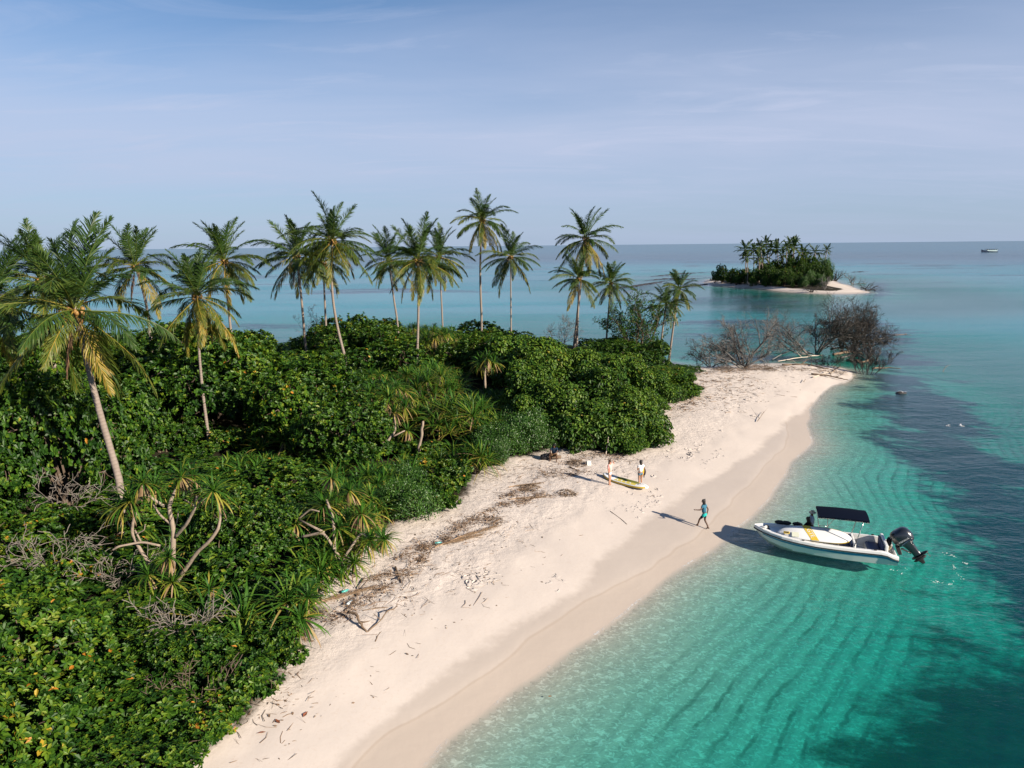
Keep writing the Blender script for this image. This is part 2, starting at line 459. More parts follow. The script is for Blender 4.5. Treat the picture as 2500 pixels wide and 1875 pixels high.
# sand ripples on the bed, parallel to the shore, and a small step at the swash line
rip = goff / 0.70 + (0.62 * gx + 0.40 * gy) / 8.0 + 2.0 * vnoise(gx, gy, 9.0, 51) + 0.9 * vnoise(gx, gy, 3.6, 52) + 0.22 * vnoise(gx, gy, 1.5, 53)
ripamp = np.clip((goff - 1.0) / 4, 0, 1) * np.clip((34 - goff) / 14, 0, 1) * np.clip((80 - gy) / 20, 0, 1)
swash = gdA - 1.15 - 0.8 * vnoise(gx, gy, 4.2, 61) - 0.25 * vnoise(gx, gy, 1.2, 62)
gz = gz + np.where(gdA > -0.3, 0.02 * np.clip(swash / 0.10, 0, 1), 0)
def gm(poly, soft, seed):
    d = sdpoly(gx, gy, poly) + soft * (1.2 * vnoise(gx, gy, soft * 1.6, seed) + 0.8 * vnoise(gx, gy, soft * 0.6, seed + 1))
    return np.clip(d / soft * 0.5 + 0.5, 0, 1)
g_navy = np.maximum.reduce([gm(GRASS1, 3.0, 71), 0.8 * gm(GRASS3, 5.0, 74), 0.75 * gm(GRASS4, 5.0, 76)])
g_green = np.maximum(gm(GRASS2, 3.2, 78), 0.6 * gm(GRASS5, 6.0, 80))
fars = np.clip((gy - 90) / 60, 0, 1) * np.clip((vnoise(gx, gy * 2.2, 46, 90) + 0.5 * vnoise(gx, gy * 2.2, 17, 91) - 0.16) * 3, 0, 1) * (goff > 18) * 0.55
g_navy = np.maximum(g_navy, fars)

idx = np.arange(len(ys) * NC).reshape(len(ys), NC)
Q = np.stack([idx[:-1, :-1], idx[:-1, 1:], idx[1:, 1:], idx[1:, :-1]], -1).reshape(-1, 4)
V = np.stack([gx, gy, gz], 1)
qA = gdA[Q].max(1); qB = gdB[Q].max(1); qz = gz[Q].max(1)
mA = qA > -0.12; mB = (qB > -1.5) & ~mA; mS = ~mA & ~mB
def submesh(name, mask, attrs, mat, smooth=True):
    q = Q[mask]; used = np.unique(q); remap = np.full(len(gx), -1); remap[used] = np.arange(len(used))
    me = mkmesh(name, V[used], remap[q], None, {k: v[used] for k, v in attrs.items()}, smooth, [mat])
    o = link(name, me); o['kind'] = 'structure'; return o

# --- sand
def sand_material():
    m, nt, out = newmat('coral_sand'); n = N(nt)
    pos = n.pos(); wet = n.attr('wet'); veg = n.attr('veg'); sw = n.attr('swash')
    f1 = n.noise(0.5, 5, 0.6, pos); f2 = n.noise(9.0, 4, 0.7, pos); f3 = n.noise(60.0, 2, 0.6, pos)
    dryc = n.mix(f1, (0.52, 0.462, 0.415), (0.59, 0.528, 0.475))
    dryc = n.mix(n.math('MULTIPLY', n.sstep(f2, 0.52, 0.75), 0.35), dryc, (0.47, 0.37, 0.29))
    wm = n.sstep(n.math('ADD', wet, n.math('MULTIPLY', n.math('SUBTRACT', n.noise(1.6, 4, 0.6, pos), 0.5), 0.9)), -0.25, 0.35)
    swm = n.math('MULTIPLY', n.sstep(sw, 0.10, -0.05), wm)
    wetc = n.mix(f1, (0.415, 0.36, 0.312), (0.465, 0.408, 0.358))
    wetc = n.mix(n.math('MULTIPLY', swm, 0.45), wetc, (0.42, 0.35, 0.285))
    line = n.math('MULTIPLY', n.math('MULTIPLY', n.sstep(sw, -0.10, -0.02), n.sstep(sw, 0.06, 0.0)), wm)
    wetc = n.mix(n.math('MULTIPLY', line, 0.22), wetc, (0.25, 0.19, 0.14))
    c = n.mix(wm, dryc, wetc)
    under = n.sstep(n.node('ShaderNodeSeparateXYZ').outputs[2], 0.0, -0.04)
    nt.links.new(pos, under.node.inputs[0].links[0].from_node.inputs[0])
    c = n.mix(under, c, (0.37, 0.325, 0.275))
    # damp spots and plant litter specks on the upper beach
    sp = n.noise(3.3, 6, 0.75, pos)
    band = n.math('MULTIPLY', n.sstep(wet, -2.0, -4.5), n.sstep(sp, 0.60, 0.72))
    c = n.mix(n.math('MULTIPLY', band, 0.55), c, (0.30, 0.20, 0.13))
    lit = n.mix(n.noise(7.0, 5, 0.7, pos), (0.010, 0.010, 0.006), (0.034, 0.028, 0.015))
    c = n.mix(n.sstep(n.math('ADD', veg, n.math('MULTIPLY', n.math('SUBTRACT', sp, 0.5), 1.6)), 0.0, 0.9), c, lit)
    h = n.math('ADD', n.math('MULTIPLY', n.noise(2.2, 6, 0.62, pos), 0.9), n.math('MULTIPLY', f3, 0.06))
    st = n.math('SUBTRACT', 1.0, n.math('MULTIPLY', n.sstep(wet, -4.5, -2.0), 0.88))
    nb = n.bump(h, st, 0.10)
    rough = n.math('SUBTRACT', 0.9, n.math('MULTIPLY', wm, 0.42))
    nt.links.new(n.bsdf(c, rough, n.math('ADD', 0.15, n.math('MULTIPLY', wm, 0.25)), nb), out.inputs[0])
    return m
M_SAND = sand_material()

def bed_material():
    m, nt, out = newmat('sea_bed_sand'); n = N(nt)
    pos = n.pos(); off = n.attr('off'); rip = n.attr('rip'); amp = n.attr('ripamp')
    nav = n.attr('navy'); grn = n.attr('green')
    f1 = n.noise(0.35, 4, 0.6, pos); f2 = n.noise(2.4, 5, 0.65, n.mapping(pos, (1, 1.6, 1), 0.5))
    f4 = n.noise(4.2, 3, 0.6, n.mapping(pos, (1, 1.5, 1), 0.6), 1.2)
    c = n.mix(f1, (0.30, 0.27, 0.23), (0.365, 0.33, 0.285))
    c = n.mix(n.math('MULTIPLY', n.sstep(f2, 0.42, 0.62), 0.30), c, (0.23, 0.21, 0.18))
    c = n.mix(n.math('MULTIPLY', n.sstep(f4, 0.50, 0.64), 0.62), c, (0.55, 0.52, 0.465))  # pale mottling paints the caustic net of sunlight onto the bed
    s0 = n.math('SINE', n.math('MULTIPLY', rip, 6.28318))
    c = n.mix(n.math('MULTIPLY', n.math('MULTIPLY', n.sstep(s0, 0.1, 0.9), amp), 0.20), c, (0.50, 0.465, 0.415))  # crest highlights painted into the ripple colour
    c = n.mix(n.math('MULTIPLY', n.sstep(off, 24.0, 60.0), 0.85), c, (0.68, 0.64, 0.59))
    # ripple troughs: painted shade together with dark algae and litter lying there
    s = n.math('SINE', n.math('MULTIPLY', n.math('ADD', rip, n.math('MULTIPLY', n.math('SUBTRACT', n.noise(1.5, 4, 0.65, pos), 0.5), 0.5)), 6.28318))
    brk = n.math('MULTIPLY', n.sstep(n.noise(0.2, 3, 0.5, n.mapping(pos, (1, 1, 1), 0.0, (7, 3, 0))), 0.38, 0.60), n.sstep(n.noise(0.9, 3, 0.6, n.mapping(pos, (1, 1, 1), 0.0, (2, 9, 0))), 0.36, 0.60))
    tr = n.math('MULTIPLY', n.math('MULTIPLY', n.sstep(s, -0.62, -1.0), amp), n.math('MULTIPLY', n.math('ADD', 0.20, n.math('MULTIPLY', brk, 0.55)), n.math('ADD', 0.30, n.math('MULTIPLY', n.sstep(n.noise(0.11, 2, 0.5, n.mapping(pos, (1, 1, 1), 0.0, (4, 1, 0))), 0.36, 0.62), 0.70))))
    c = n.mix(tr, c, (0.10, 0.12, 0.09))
    weed = n.noise(1.1, 6, 0.7, n.mapping(pos, (0.7, 1.6, 1), 0.35))
    gcol = n.mix(weed, (0.003, 0.010, 0.006), (0.075, 0.095, 0.05))
    ncol = n.mix(weed, (0.003, 0.012, 0.024), (0.036, 0.075, 0.085))
    wv = n.math('ADD', n.math('MULTIPLY', n.math('SUBTRACT', weed, 0.5), 1.3), n.math('MULTIPLY', n.math('SUBTRACT', n.noise(0.28, 4, 0.6, n.mapping(pos, (0.6, 1.5, 1), 0.35, (3, 5, 0))), 0.5), 1.3))
    c = n.mix(n.math('MULTIPLY', n.sstep(n.math('ADD', grn, wv), 0.12, 0.74), n.sstep(grn, 0.03, 0.2)), c, gcol)
    c = n.mix(n.math('MULTIPLY', n.sstep(n.math('ADD', nav, wv), 0.10, 0.62), n.sstep(nav, 0.03, 0.2)), c, ncol)
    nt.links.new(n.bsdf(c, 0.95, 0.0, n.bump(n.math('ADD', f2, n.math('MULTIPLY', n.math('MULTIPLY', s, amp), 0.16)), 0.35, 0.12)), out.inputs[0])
    return m
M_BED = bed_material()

def water_material():
    m, nt, out = newmat('sea_water'); n = N(nt)
    pos = n.pos(); d = n.math('MAXIMUM', n.attr('depth'), 0.0)
    def tr(k): return n.math('POWER', math.exp(-k), d)
    cc = n.node('ShaderNodeCombineColor')
    n.set(cc.inputs[0], tr(1.5)); n.set(cc.inputs[1], tr(0.20)); n.set(cc.inputs[2], n.math('EXPONENT', n.math('MULTIPLY', d, n.math('ADD', -0.265, n.math('MULTIPLY', n.sstep(n.attr('off'), 22.0, 80.0), 0.145)))))
    t = n.node('ShaderNodeBsdfTransparent'); nt.links.new(cc.outputs[0], t.inputs[0])
    body = n.node('ShaderNodeBsdfDiffuse'); body.inputs[0].default_value = (0.004, 0.19, 0.33, 1)
    bf = n.math('SUBTRACT', 1.0, n.math('POWER', math.exp(-0.055), d))
    mx = n.node('ShaderNodeMixShader'); nt.links.new(bf, mx.inputs[0]); nt.links.new(t.outputs[0], mx.inputs[1]); nt.links.new(body.outputs[0], mx.inputs[2])
    # wind ripples: short wavelets, longer chop, and streaks of calmer water
    v1 = n.mapping(pos, (1.0, 1.7, 1), 0.45)
    w1 = n.noise(3.6, 3, 0.55, v1, 0.6); w2 = n.noise(0.9, 4, 0.55, v1, 0.5); w3 = n.noise(0.12, 3, 0.5, n.mapping(pos, (1, 2.4, 1), 0.05))
    calm = n.noise(0.017, 4, 0.6, n.mapping(pos, (0.35, 1.6, 1), 0.03))
    h = n.math('ADD', n.math('MULTIPLY', w1, 0.10), n.math('ADD', n.math('MULTIPLY', w2, 0.28), n.math('MULTIPLY', w3, 0.8)))
    nb = n.bump(h, n.math('ADD', 0.22, n.math('MULTIPLY', n.sstep(calm, 0.40, 0.62), 0.58)), 0.5)
    dt = n.node('ShaderNodeVectorMath', operation='DOT_PRODUCT'); nt.links.new(nb, dt.inputs[0]); nt.links.new(n.node('ShaderNodeNewGeometry').outputs['Incoming'], dt.inputs[1])
    cs = n.math('ABSOLUTE', dt.outputs['Value'])
    ff = n.math('ADD', 0.02, n.math('MULTIPLY', 0.98, n.math('POWER', n.math('SUBTRACT', 1.0, cs, clamp=True), 5.5)))
    ff = n.math('MINIMUM', ff, 0.72)
    ff = n.math('MULTIPLY', ff, n.sstep(d, -0.01, 0.04))
    gl = n.node('ShaderNodeBsdfGlossy'); gl.inputs['Roughness'].default_value = 0.10; nt.links.new(nb, gl.inputs['Normal'])
    m2 = n.node('ShaderNodeMixShader'); nt.links.new(ff, m2.inputs[0]); nt.links.new(mx.outputs[0], m2.inputs[1]); nt.links.new(gl.outputs[0], m2.inputs[2])
    # the last thin film of the wash carries broken foam
    fo = n.math('MULTIPLY', n.math('MULTIPLY', n.sstep(d, 0.022, 0.006), n.sstep(d, 0.0, 0.003)), n.math('MULTIPLY', n.sstep(n.noise(0.55, 3, 0.6, pos), 0.46, 0.60), n.sstep(n.noise(7.0, 4, 0.7, pos), 0.42, 0.62)))
    fb = n.node('ShaderNodeBsdfDiffuse'); fb.inputs[0].default_value = (0.62, 0.63, 0.62, 1)
    m3 = n.node('ShaderNodeMixShader'); nt.links.new(n.math('MULTIPLY', fo, 0.8), m3.inputs[0]); nt.links.new(m2.outputs[0], m3.inputs[1]); nt.links.new(fb.outputs[0], m3.inputs[2])
    nt.links.new(m3.outputs[0], out.inputs[0])
    return m
M_WATER = water_material()

sand_attrs = {'wet': wet_d, 'veg': np.maximum(veg_d, vegB), 'swash': np.where(gdA > -1, swash, 5)}
beach = submesh('beach', mA, sand_attrs, M_SAND)
bank_attrs = {'wet': np.clip(0.8 - gdB * 0.5, -6, 1), 'veg': vegB, 'swash': np.full(len(gx), 5.0)}
sandbank = submesh('sandbank', mB, bank_attrs, M_SAND)
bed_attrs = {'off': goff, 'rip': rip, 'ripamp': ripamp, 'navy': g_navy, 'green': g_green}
for o_, mk in ((beach, mA),):                                   # the strip of bed that belongs to the beach mesh gets sand only
    pass
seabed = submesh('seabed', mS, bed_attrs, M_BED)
Vs = V.copy(); Vs[:, 2] = 0.0
V_keep = V; V = Vs
sea = submesh('sea', qz < 0.25, {'depth': np.maximum(-gz, 0) * np.where(gz < 0, 1, 0), 'off': goff}, M_WATER)
V = V_keep

# ------------------------------------------------------------------ foliage materials
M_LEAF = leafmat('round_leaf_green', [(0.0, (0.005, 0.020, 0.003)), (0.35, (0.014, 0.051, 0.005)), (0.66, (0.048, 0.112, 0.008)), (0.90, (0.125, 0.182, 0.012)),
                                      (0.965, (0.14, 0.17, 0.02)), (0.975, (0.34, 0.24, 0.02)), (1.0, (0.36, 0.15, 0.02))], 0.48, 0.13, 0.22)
M_DROOP = leafmat('drooping_leaf_green', [(0.0, (0.010, 0.034, 0.005)), (0.4, (0.032, 0.088, 0.008)), (0.75, (0.095, 0.165, 0.014)), (0.97, (0.13, 0.19, 0.02)), (1.0, (0.28, 0.21, 0.03))], 0.5, 0.16, 0.22)
M_FINE = leafmat('fine_leaf_green', [(0.0, (0.010, 0.042, 0.006)), (0.5, (0.036, 0.11, 0.011)), (1.0, (0.09, 0.18, 0.02))], 0.45, 0.25)
M_STRAP = leafmat('strap_leaf_green', [(0.0, (0.010, 0.046, 0.006)), (0.42, (0.040, 0.115, 0.009)), (0.70, (0.15, 0.19, 0.018)), (0.88, (0.27, 0.22, 0.04)), (1.0, (0.24, 0.16, 0.09))], 0.55, 0.16, 0.20)
M_FROND = leafmat('palm_leaflet_green', [(0.0, (0.009, 0.028, 0.008)), (0.4, (0.034, 0.075, 0.010)), (0.68, (0.10, 0.12, 0.014)), (0.86, (0.32, 0.22, 0.03)), (1.0, (0.34, 0.22, 0.07))], 0.5, 0.20, 0.3)
M_DEADF = simple('dry_frond_brown', (0.22, 0.13, 0.075), 0.8, 0.2, 0.35, 6)
M_BARK = simple('dark_bark', (0.10, 0.075, 0.055), 0.9, 0.2, 0.35, 5, bump=0.02)
M_PALE = simple('pale_screw_pine_bark', (0.25, 0.20, 0.155), 0.85, 0.25, 0.3, 7, bump=0.02)
M_NUT = simple('coconut_orange', (0.22, 0.12, 0.03), 0.6, 0.4, 0.4, 9)
M_DEAD = simple('dead_wood_grey', (0.125, 0.12, 0.115), 0.9, 0.2, 0.3, 4)
M_DEADD = simple('dead_twig_brown', (0.045, 0.040, 0.036), 0.9, 0.2, 0.35, 4)
M_BLEACH = simple('bleached_driftwood', (0.48, 0.41, 0.34), 0.85, 0.2, 0.25, 4, bump=0.01)
M_DRIFT = simple('brown_driftwood', (0.16, 0.115, 0.08), 0.9, 0.2, 0.35, 5, bump=0.015)

def palm_bark():
    m, nt, out = newmat('palm_bark'); n = N(nt)
    tc = n.node('ShaderNodeTexCoord').outputs['Object']; t = n.attr('tint')
    ring = n.math('SINE', n.math('MULTIPLY', t, 2 * math.pi))
    f = n.noise(3.5, 5, 0.65, n.mapping(tc, (1, 1, 0.5)))
    c = n.mix(f, (0.15, 0.12, 0.10), (0.29, 0.245, 0.21))
    c = n.mix(n.math('MULTIPLY', n.sstep(ring, 0.4, 0.95), 0.28), c, (0.10, 0.08, 0.065))
    nt.links.new(n.bsdf(c, 0.88, 0.2, n.bump(n.math('ADD', n.math('MULTIPLY', ring, .5), f), 0.5, 0.02)), out.inputs[0]); return m
M_PBARK = palm_bark()

# ------------------------------------------------------------------ leaves and crowns
def leaves_mesh(name, base, d, nrm, L, W, tint, mat, fold=0.18, droop=0.16):
    """base, d (direction), nrm: (n,3); L, W, tint: (n,) -> one mesh of folded leaves"""
    d = norm(d); w = norm(np.cross(d, nrm)); up = np.cross(w, d)
    L = L[:, None]; W = W[:, None]
    v0 = base; v3 = base + d * L - up * L * droop
    l1 = base + d * L * 0.40 - w * W * 0.40 + up * W * fold; r1 = base + d * L * 0.40 + w * W * 0.40 + up * W * fold
    l2 = base + d * L * 0.74 - w * W * 0.46 + up * (W * fold - L * droop * 0.4); r2 = base + d * L * 0.74 + w * W * 0.46 + up * (W * fold - L * droop * 0.4)
    Vv = np.stack([v0, l1, l2, v3, r2, r1], 1).reshape(-1, 3)
    o = np.arange(len(base))[:, None] * 6
    F = np.concatenate([o + np.array([[0, 5, 4, 3]]), o + np.array([[0, 3, 2, 1]])])
    return mkmesh(name, Vv, F, None, {'tint': np.repeat(tint, 6)}, False, [mat])

def blob_points(r, R, H, K, n, low=0.08):
    lobes = [(np.array([0, 0, H * 0.52]), np.array([R * 0.56, R * 0.56, H * 0.38]))]
    for k in range(K):
        a = 2 * math.pi * (k + r.uniform(-.35, .35)) / K * 1.0 + (k // max(1, K // 2)) * 1.1
        q = r.uniform(0.42, 0.92); zc = r.uniform(0.18, 0.86)
        q *= math.sqrt(max(0.15, 1 - (zc - 0.25) ** 2 * 1.6))
        rr = r.uniform(0.18, 0.36)
        lobes.append((np.array([math.cos(a) * R * q, math.sin(a) * R * q, H * zc]), np.array([R * rr, R * rr, min(R, H) * rr * 0.9])))
    area = np.array([l[1][0] * l[1][2] for l in lobes]); area /= area.sum()
    pts = []; nr = []; tot = 0
    while tot < n:
        li = r.choice(len(lobes), size=n, p=area)
        dv = norm(r.normal(size=(n, 3)))
        c = np.array([lobes[i][0] for i in li]); rad = np.array([lobes[i][1] for i in li])
        p = c + dv * rad * r.uniform(0.86, 1.08, (n, 1))
        ok = (p[:, 2] > low * H) & (dv[:, 2] > -0.45)
        for i, (lc, lr) in enumerate(lobes):
            inside = (((p - lc) / lr) ** 2).sum(1) < 0.72
            ok &= ~(inside & (li != i))
        pts.append(p[ok]); nr.append(dv[ok]); tot += ok.sum()
    return np.concatenate(pts)[:n], np.concatenate(nr)[:n], lobes

def crown_mesh(name, seed, R, H, K, nros, nl, L, W, mat, style='A', fill=0.35):
    r = np.random.default_rng(seed)
    p, nr, lobes = blob_points(r, R, H, K, nros)
    pin, nin, _ = blob_points(np.random.default_rng(seed), R * 0.74, H * 0.80, K, int(nros * fill))
    p = np.concatenate([p, pin]); nr = np.concatenate([nr, nin])
    # ragged shoots standing out of the outline
    ks = max(6, nros // 70); js = r.choice(nros, ks)
    for j in js:
        d = norm((nr[j] * .7 + np.array([0, 0, .7]) + r.normal(size=3) * .35)[None])[0]; ln = r.uniform(.25, .62)
        q = p[j] + d * np.linspace(.1, 1, 5)[:, None] * ln + r.normal(size=(5, 3)) * .05
        p = np.concatenate([p, q]); nr = np.concatenate([nr, np.repeat(d[None], 5, 0)])
    n = len(p)
    up = np.array([0, 0, 1.0])
    ax = norm(nr * 0.75 + up * (0.55 if style != 'B' else 0.15) + r.normal(size=(n, 3)) * 0.22)
    t1 = norm(np.cross(ax, r.normal(size=(n, 3)))); t2 = np.cross(ax, t1)
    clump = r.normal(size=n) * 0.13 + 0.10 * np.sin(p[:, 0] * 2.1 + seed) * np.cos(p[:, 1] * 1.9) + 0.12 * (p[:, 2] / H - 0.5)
    B = []; Dv = []; Nv = []; Ls = []; Ws = []; T = []
    for k in range(nl):
        a = 2 * math.pi * k / nl * (1.0 if style != 'B' else 0.77) + r.uniform(-.4, .4, n)
        el = r.uniform(0.15, 1.0, n)
        tang = np.cos(a)[:, None] * t1 + np.sin(a)[:, None] * t2
        d = tang * np.cos(el)[:, None] + ax * np.sin(el)[:, None]
        if style == 'B':
            d = norm(tang * 0.75 + ax * 0.2 + np.array([0, 0, -0.55]))
            b = p + tang * (L * 0.5) + ax * r.uniform(-.5, .6, (n, 1)) * L
            nv = norm(tang * 0.5 + up * 0.7 + ax * 0.4)
        elif style == 'C':
            b = p + r.normal(size=(n, 3)) * L * 1.1; d = norm(d + r.normal(size=(n, 3)) * 0.5); nv = norm(ax + up * 0.4 + r.normal(size=(n, 3)) * 0.4)
        else:
            b = p + ax * (r.uniform(-.35, .25, n) * L)[:, None]; nv = norm(ax - tang * 0.2)
        B.append(b); Dv.append(d); Nv.append(nv)
        s = r.uniform(0.72, 1.2, n)
        Ls.append(L * s); Ws.append(W * s * r.uniform(0.85, 1.1, n))
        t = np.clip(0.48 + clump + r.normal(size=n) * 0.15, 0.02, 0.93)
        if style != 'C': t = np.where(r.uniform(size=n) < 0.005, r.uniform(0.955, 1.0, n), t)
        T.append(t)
    return leaves_mesh(name, np.concatenate(B), np.concatenate(Dv), np.concatenate(Nv), np.concatenate(Ls), np.concatenate(Ws), np.concatenate(T), mat), lobes

def stem_mesh(name, seed, lobes, mat, R, H, twigs=26):
    r = np.random.default_rng(seed + 77); m = MB()
    for c, rad in lobes:
        b = np.array([r.uniform(-.25, .25), r.uniform(-.25, .25), 0.0])
        mid = b * 0.5 + c * 0.45 + np.array([0, 0, 0.15 * H]) * r.uniform(.2, 1)
        m.tube(np.array([b - [0, 0, .3], b, mid, c]), [0.07, 0.065, 0.045, 0.02], 5)
        for _ in range(3):
            e = c + norm(r.normal(size=3)) * rad * 0.95
            m.tube(np.array([c, (c + e) / 2 + r.normal(size=3) * .06, e]), [0.018, 0.012, 0.006], 3, cap=False)
    return m.mesh(name, mat)

SPEC = {}
for i in range(5):
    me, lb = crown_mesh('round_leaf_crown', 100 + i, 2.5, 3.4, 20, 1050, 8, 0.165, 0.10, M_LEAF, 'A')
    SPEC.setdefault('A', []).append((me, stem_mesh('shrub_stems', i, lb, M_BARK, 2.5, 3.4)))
for i in range(3):                                              # the nearest shrubs: smaller leaves, more of them
    me, lb = crown_mesh('near_leaf_crown', 130 + i, 2.5, 3.0, 26, 1050, 8, 0.178, 0.092, M_LEAF, 'A', 0.5)
    SPEC.setdefault('N', []).append((me, stem_mesh('shrub_stems', 20 + i, lb, M_BARK, 2.5, 3.0)))
for i in range(3):
    me, lb = crown_mesh('drooping_leaf_crown', 200 + i, 2.5, 4.2, 26, 900, 6, 0.24, 0.17, M_DROOP, 'B')
    SPEC.setdefault('B', []).append((me, stem_mesh('shrub_stems', 30 + i, lb, M_BARK, 2.5, 4.2)))
for i in range(3):
    me, lb = crown_mesh('fine_leaf_crown', 300 + i, 2.5, 2.6, 18, 900, 7, 0.15, 0.105, M_FINE, 'C')
    SPEC.setdefault('C', []).append((me, stem_mesh('shrub_stems', 40 + i, lb, M_BARK, 2.5, 2.6)))
for i in range(3):
    me, lb = crown_mesh('low_leaf_crown', 330 + i, 1.35, 1.6, 12, 330, 8, 0.165, 0.09, M_LEAF, 'A', 0.5)
    SPEC.setdefault('S', []).append((me, stem_mesh('shrub_stems', 50 + i, lb, M_BARK, 1.35, 1.6)))
    me, lb = crown_mesh('low_drooping_crown', 340 + i, 1.35, 1.9, 12, 300, 6, 0.22, 0.155, M_DROOP, 'B', 0.4)
    SPEC.setdefault('T', []).append((me, stem_mesh('shrub_stems', 60 + i, lb, M_BARK, 1.35, 1.9)))
SIZE = {'S': (1.35, 1.6), 'T': (1.35, 1.9), 'A': (2.5, 3.4), 'N': (2.5, 3.0), 'B': (2.5, 4.2), 'C': (2.5, 2.6)}

# --- screw pine heads: rosettes of long strap leaves
def rosette_mesh(name, seed, n, L, W, mat, lo=-35, hi=84, droop=1.0, dead=0):
    r = np.random.default_rng(seed); Vv = []; F = []; T = []
    k = 0
    for i in range(n + dead):
        isd = i >= n
        f = (i / max(1, n - 1)) if not isd else 1.0
        az = i * 2.39996 + r.uniform(-.3, .3)
        el = math.radians(hi + (lo - hi) * f ** 0.8 + r.uniform(-9, 9)) if not isd else math.radians(r.uniform(-75, -45))
        ln = L * r.uniform(.8, 1.15) * (0.65 + 0.35 * math.sin(min(1, f * 1.6) * math.pi / 2)) * (0.75 if isd else 1)
        seg = 5; p = np.array([0, 0, 0.0]) + np.array([math.cos(az), math.sin(az), 0]) * 0.04
        side = np.array([-math.sin(az), math.cos(az), 0])
        e = el; w0 = W * r.uniform(.8, 1.15)
        t = np.clip(0.26 + 0.30 * f + r.normal() * 0.16, 0, 0.8)
        if f > 0.72 and r.uniform() < 0.55: t = r.uniform(0.70, 0.92)
        if isd: t = r.uniform(0.93, 1.0)
        for s in range(seg + 1):
            q = s / seg
            w = w0 * (0.75 + 0.5 * q) * (1 - q ** 2.2) if s < seg else 0.004
            Vv += [p - side * w / 2, p + side * w / 2]
            T += [t + 0.10 * q * (t > .5), t + 0.10 * q * (t > .5)]
            if s < seg: F.append([k, k + 1, k + 3, k + 2])
            k += 2
            step = ln / seg
            p = p + step * np.array([math.cos(az) * math.cos(e), math.sin(az) * math.cos(e), math.sin(e)])
            e -= droop * (0.10 + 0.42 * q) * r.uniform(.7, 1.3) * (1 if e > -1.2 else 0)
    return mkmesh(name, Vv, F, None, {'tint': T}, False, [mat])
HEADS = [rosette_mesh('strap_leaf_head', 500 + i, 46, 1.25, 0.088, M_STRAP, dead=5) for i in range(4)]
HEADS_L = [rosette_mesh('long_strap_head', 520 + i, 40, 1.6, 0.085, M_STRAP, -12, 86, 0.75) for i in range(3)]
HEADS_D = [rosette_mesh('skirted_strap_head', 540 + i, 42, 1.1, 0.082, M_STRAP, -40, 84, 1.0, 34) for i in range(2)]

# ------------------------------------------------------------------ coconut palms
def frond_mesh(name, seed, L, el0, droop, nleaf, tint, hang, lw=0.023, mat=None):
    r = np.random.default_rng(seed); m = MB(); seg = 12
    p = np.zeros(3); e = math.radians(el0); pts = [p.copy()]; tang = []
    sw = r.uniform(-.25, .25)
    az = 0.0
    for s in range(seg):
        q = s / seg
        dv = np.array([math.cos(e) * math.cos(az), math.cos(e) * math.sin(az), math.sin(e)]); tang.append(dv)
        p = p + dv * L / seg; pts.append(p.copy())
        e -= math.radians(droop) / seg * (0.35 + 1.3 * q); az += sw / seg * 1.5
    tang.append(tang[-1]); pts = np.array(pts); tang = np.array(tang)
    rad = np.linspace(0.034, 0.006, seg + 1); rad[0] = 0.055
    m.tube(pts, rad, 4, tint=min(1.0, tint + 0.26), cap=False)
    Vv = []; F4 = []; F3 = []; T = []; k = 0
    for i in range(nleaf):
        q = 0.14 + 0.86 * (i + 0.5) / nleaf
        f = q * seg; j = min(seg - 1, int(f)); u = f - j
        b = pts[j] * (1 - u) + pts[j + 1] * u; tg = norm((tang[j] * (1 - u) + tang[j + 1] * u)[None])[0]
        side0 = norm(np.cross(tg, [0, 0, 1.0])[None])[0]; upv = np.cross(side0, tg)
        ll = 0.88 * math.sin(math.pi * min(1, (q * 0.80 + 0.17))) ** 0.6 * (L / 4.0) * r.uniform(.74, 1.15)
        ll = max(ll, 0.22)
        for sd in (-1, 1):
            if r.uniform() < .05: continue
            ang = math.radians(58 - 34 * q + r.uniform(-7, 7))
            d = norm((r.normal(size=3) * 0.13 + tg * math.cos(ang) + sd * side0 * math.sin(ang) + upv * (0.30 * (1 - hang)) - np.array([0, 0, hang]) * 0.75)[None])[0]
            d2 = norm((d - np.array([0, 0, 0.25 + 0.55 * hang]) * r.uniform(.6, 1.3))[None])[0]
            wv = norm(np.cross(d, upv + 0.4 * sd * side0 + r.normal(size=3) * 0.35)[None])[0] * lw
            a0 = b; a1 = b + d * ll * 0.55; a2 = a1 + d2 * ll * 0.45
            Vv += [a0 - wv * .6, a0 + wv * .6, a1 + wv, a1 - wv, a2]
            F4.append([k, k + 1, k + 2, k + 3]); F3.append([k + 3, k + 2, k + 4]); k += 5
            t = np.clip(tint + r.normal() * 0.06, 0, 1); T += [t, t, t + .03, t + .03, min(1, t + .10)]
    m.add(np.array(Vv), F4, F3, np.array(T))
    return m.mesh(name, mat or M_FROND)
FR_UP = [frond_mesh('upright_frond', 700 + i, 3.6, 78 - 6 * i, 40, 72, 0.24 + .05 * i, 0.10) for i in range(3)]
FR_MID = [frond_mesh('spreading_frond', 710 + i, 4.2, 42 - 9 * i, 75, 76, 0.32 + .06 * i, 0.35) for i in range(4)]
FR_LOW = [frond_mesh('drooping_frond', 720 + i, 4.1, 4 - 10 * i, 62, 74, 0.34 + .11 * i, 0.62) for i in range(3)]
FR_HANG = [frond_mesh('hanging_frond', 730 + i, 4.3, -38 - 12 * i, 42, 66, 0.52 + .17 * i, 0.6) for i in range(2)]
FR_DEAD = [frond_mesh('dry_frond', 740, 3.0, -72, 16, 36, 0.96, 0.8, mat=M_DEADF)]
FR_SMALL = [frond_mesh('far_frond', 750 + i, 4.0, [70, 35, 5, -30][i], [35, 70, 60, 40][i], 20, [.25, .3, .4, .5][i], [.1, .3, .5, .5][i], 0.11) for i in range(4)]
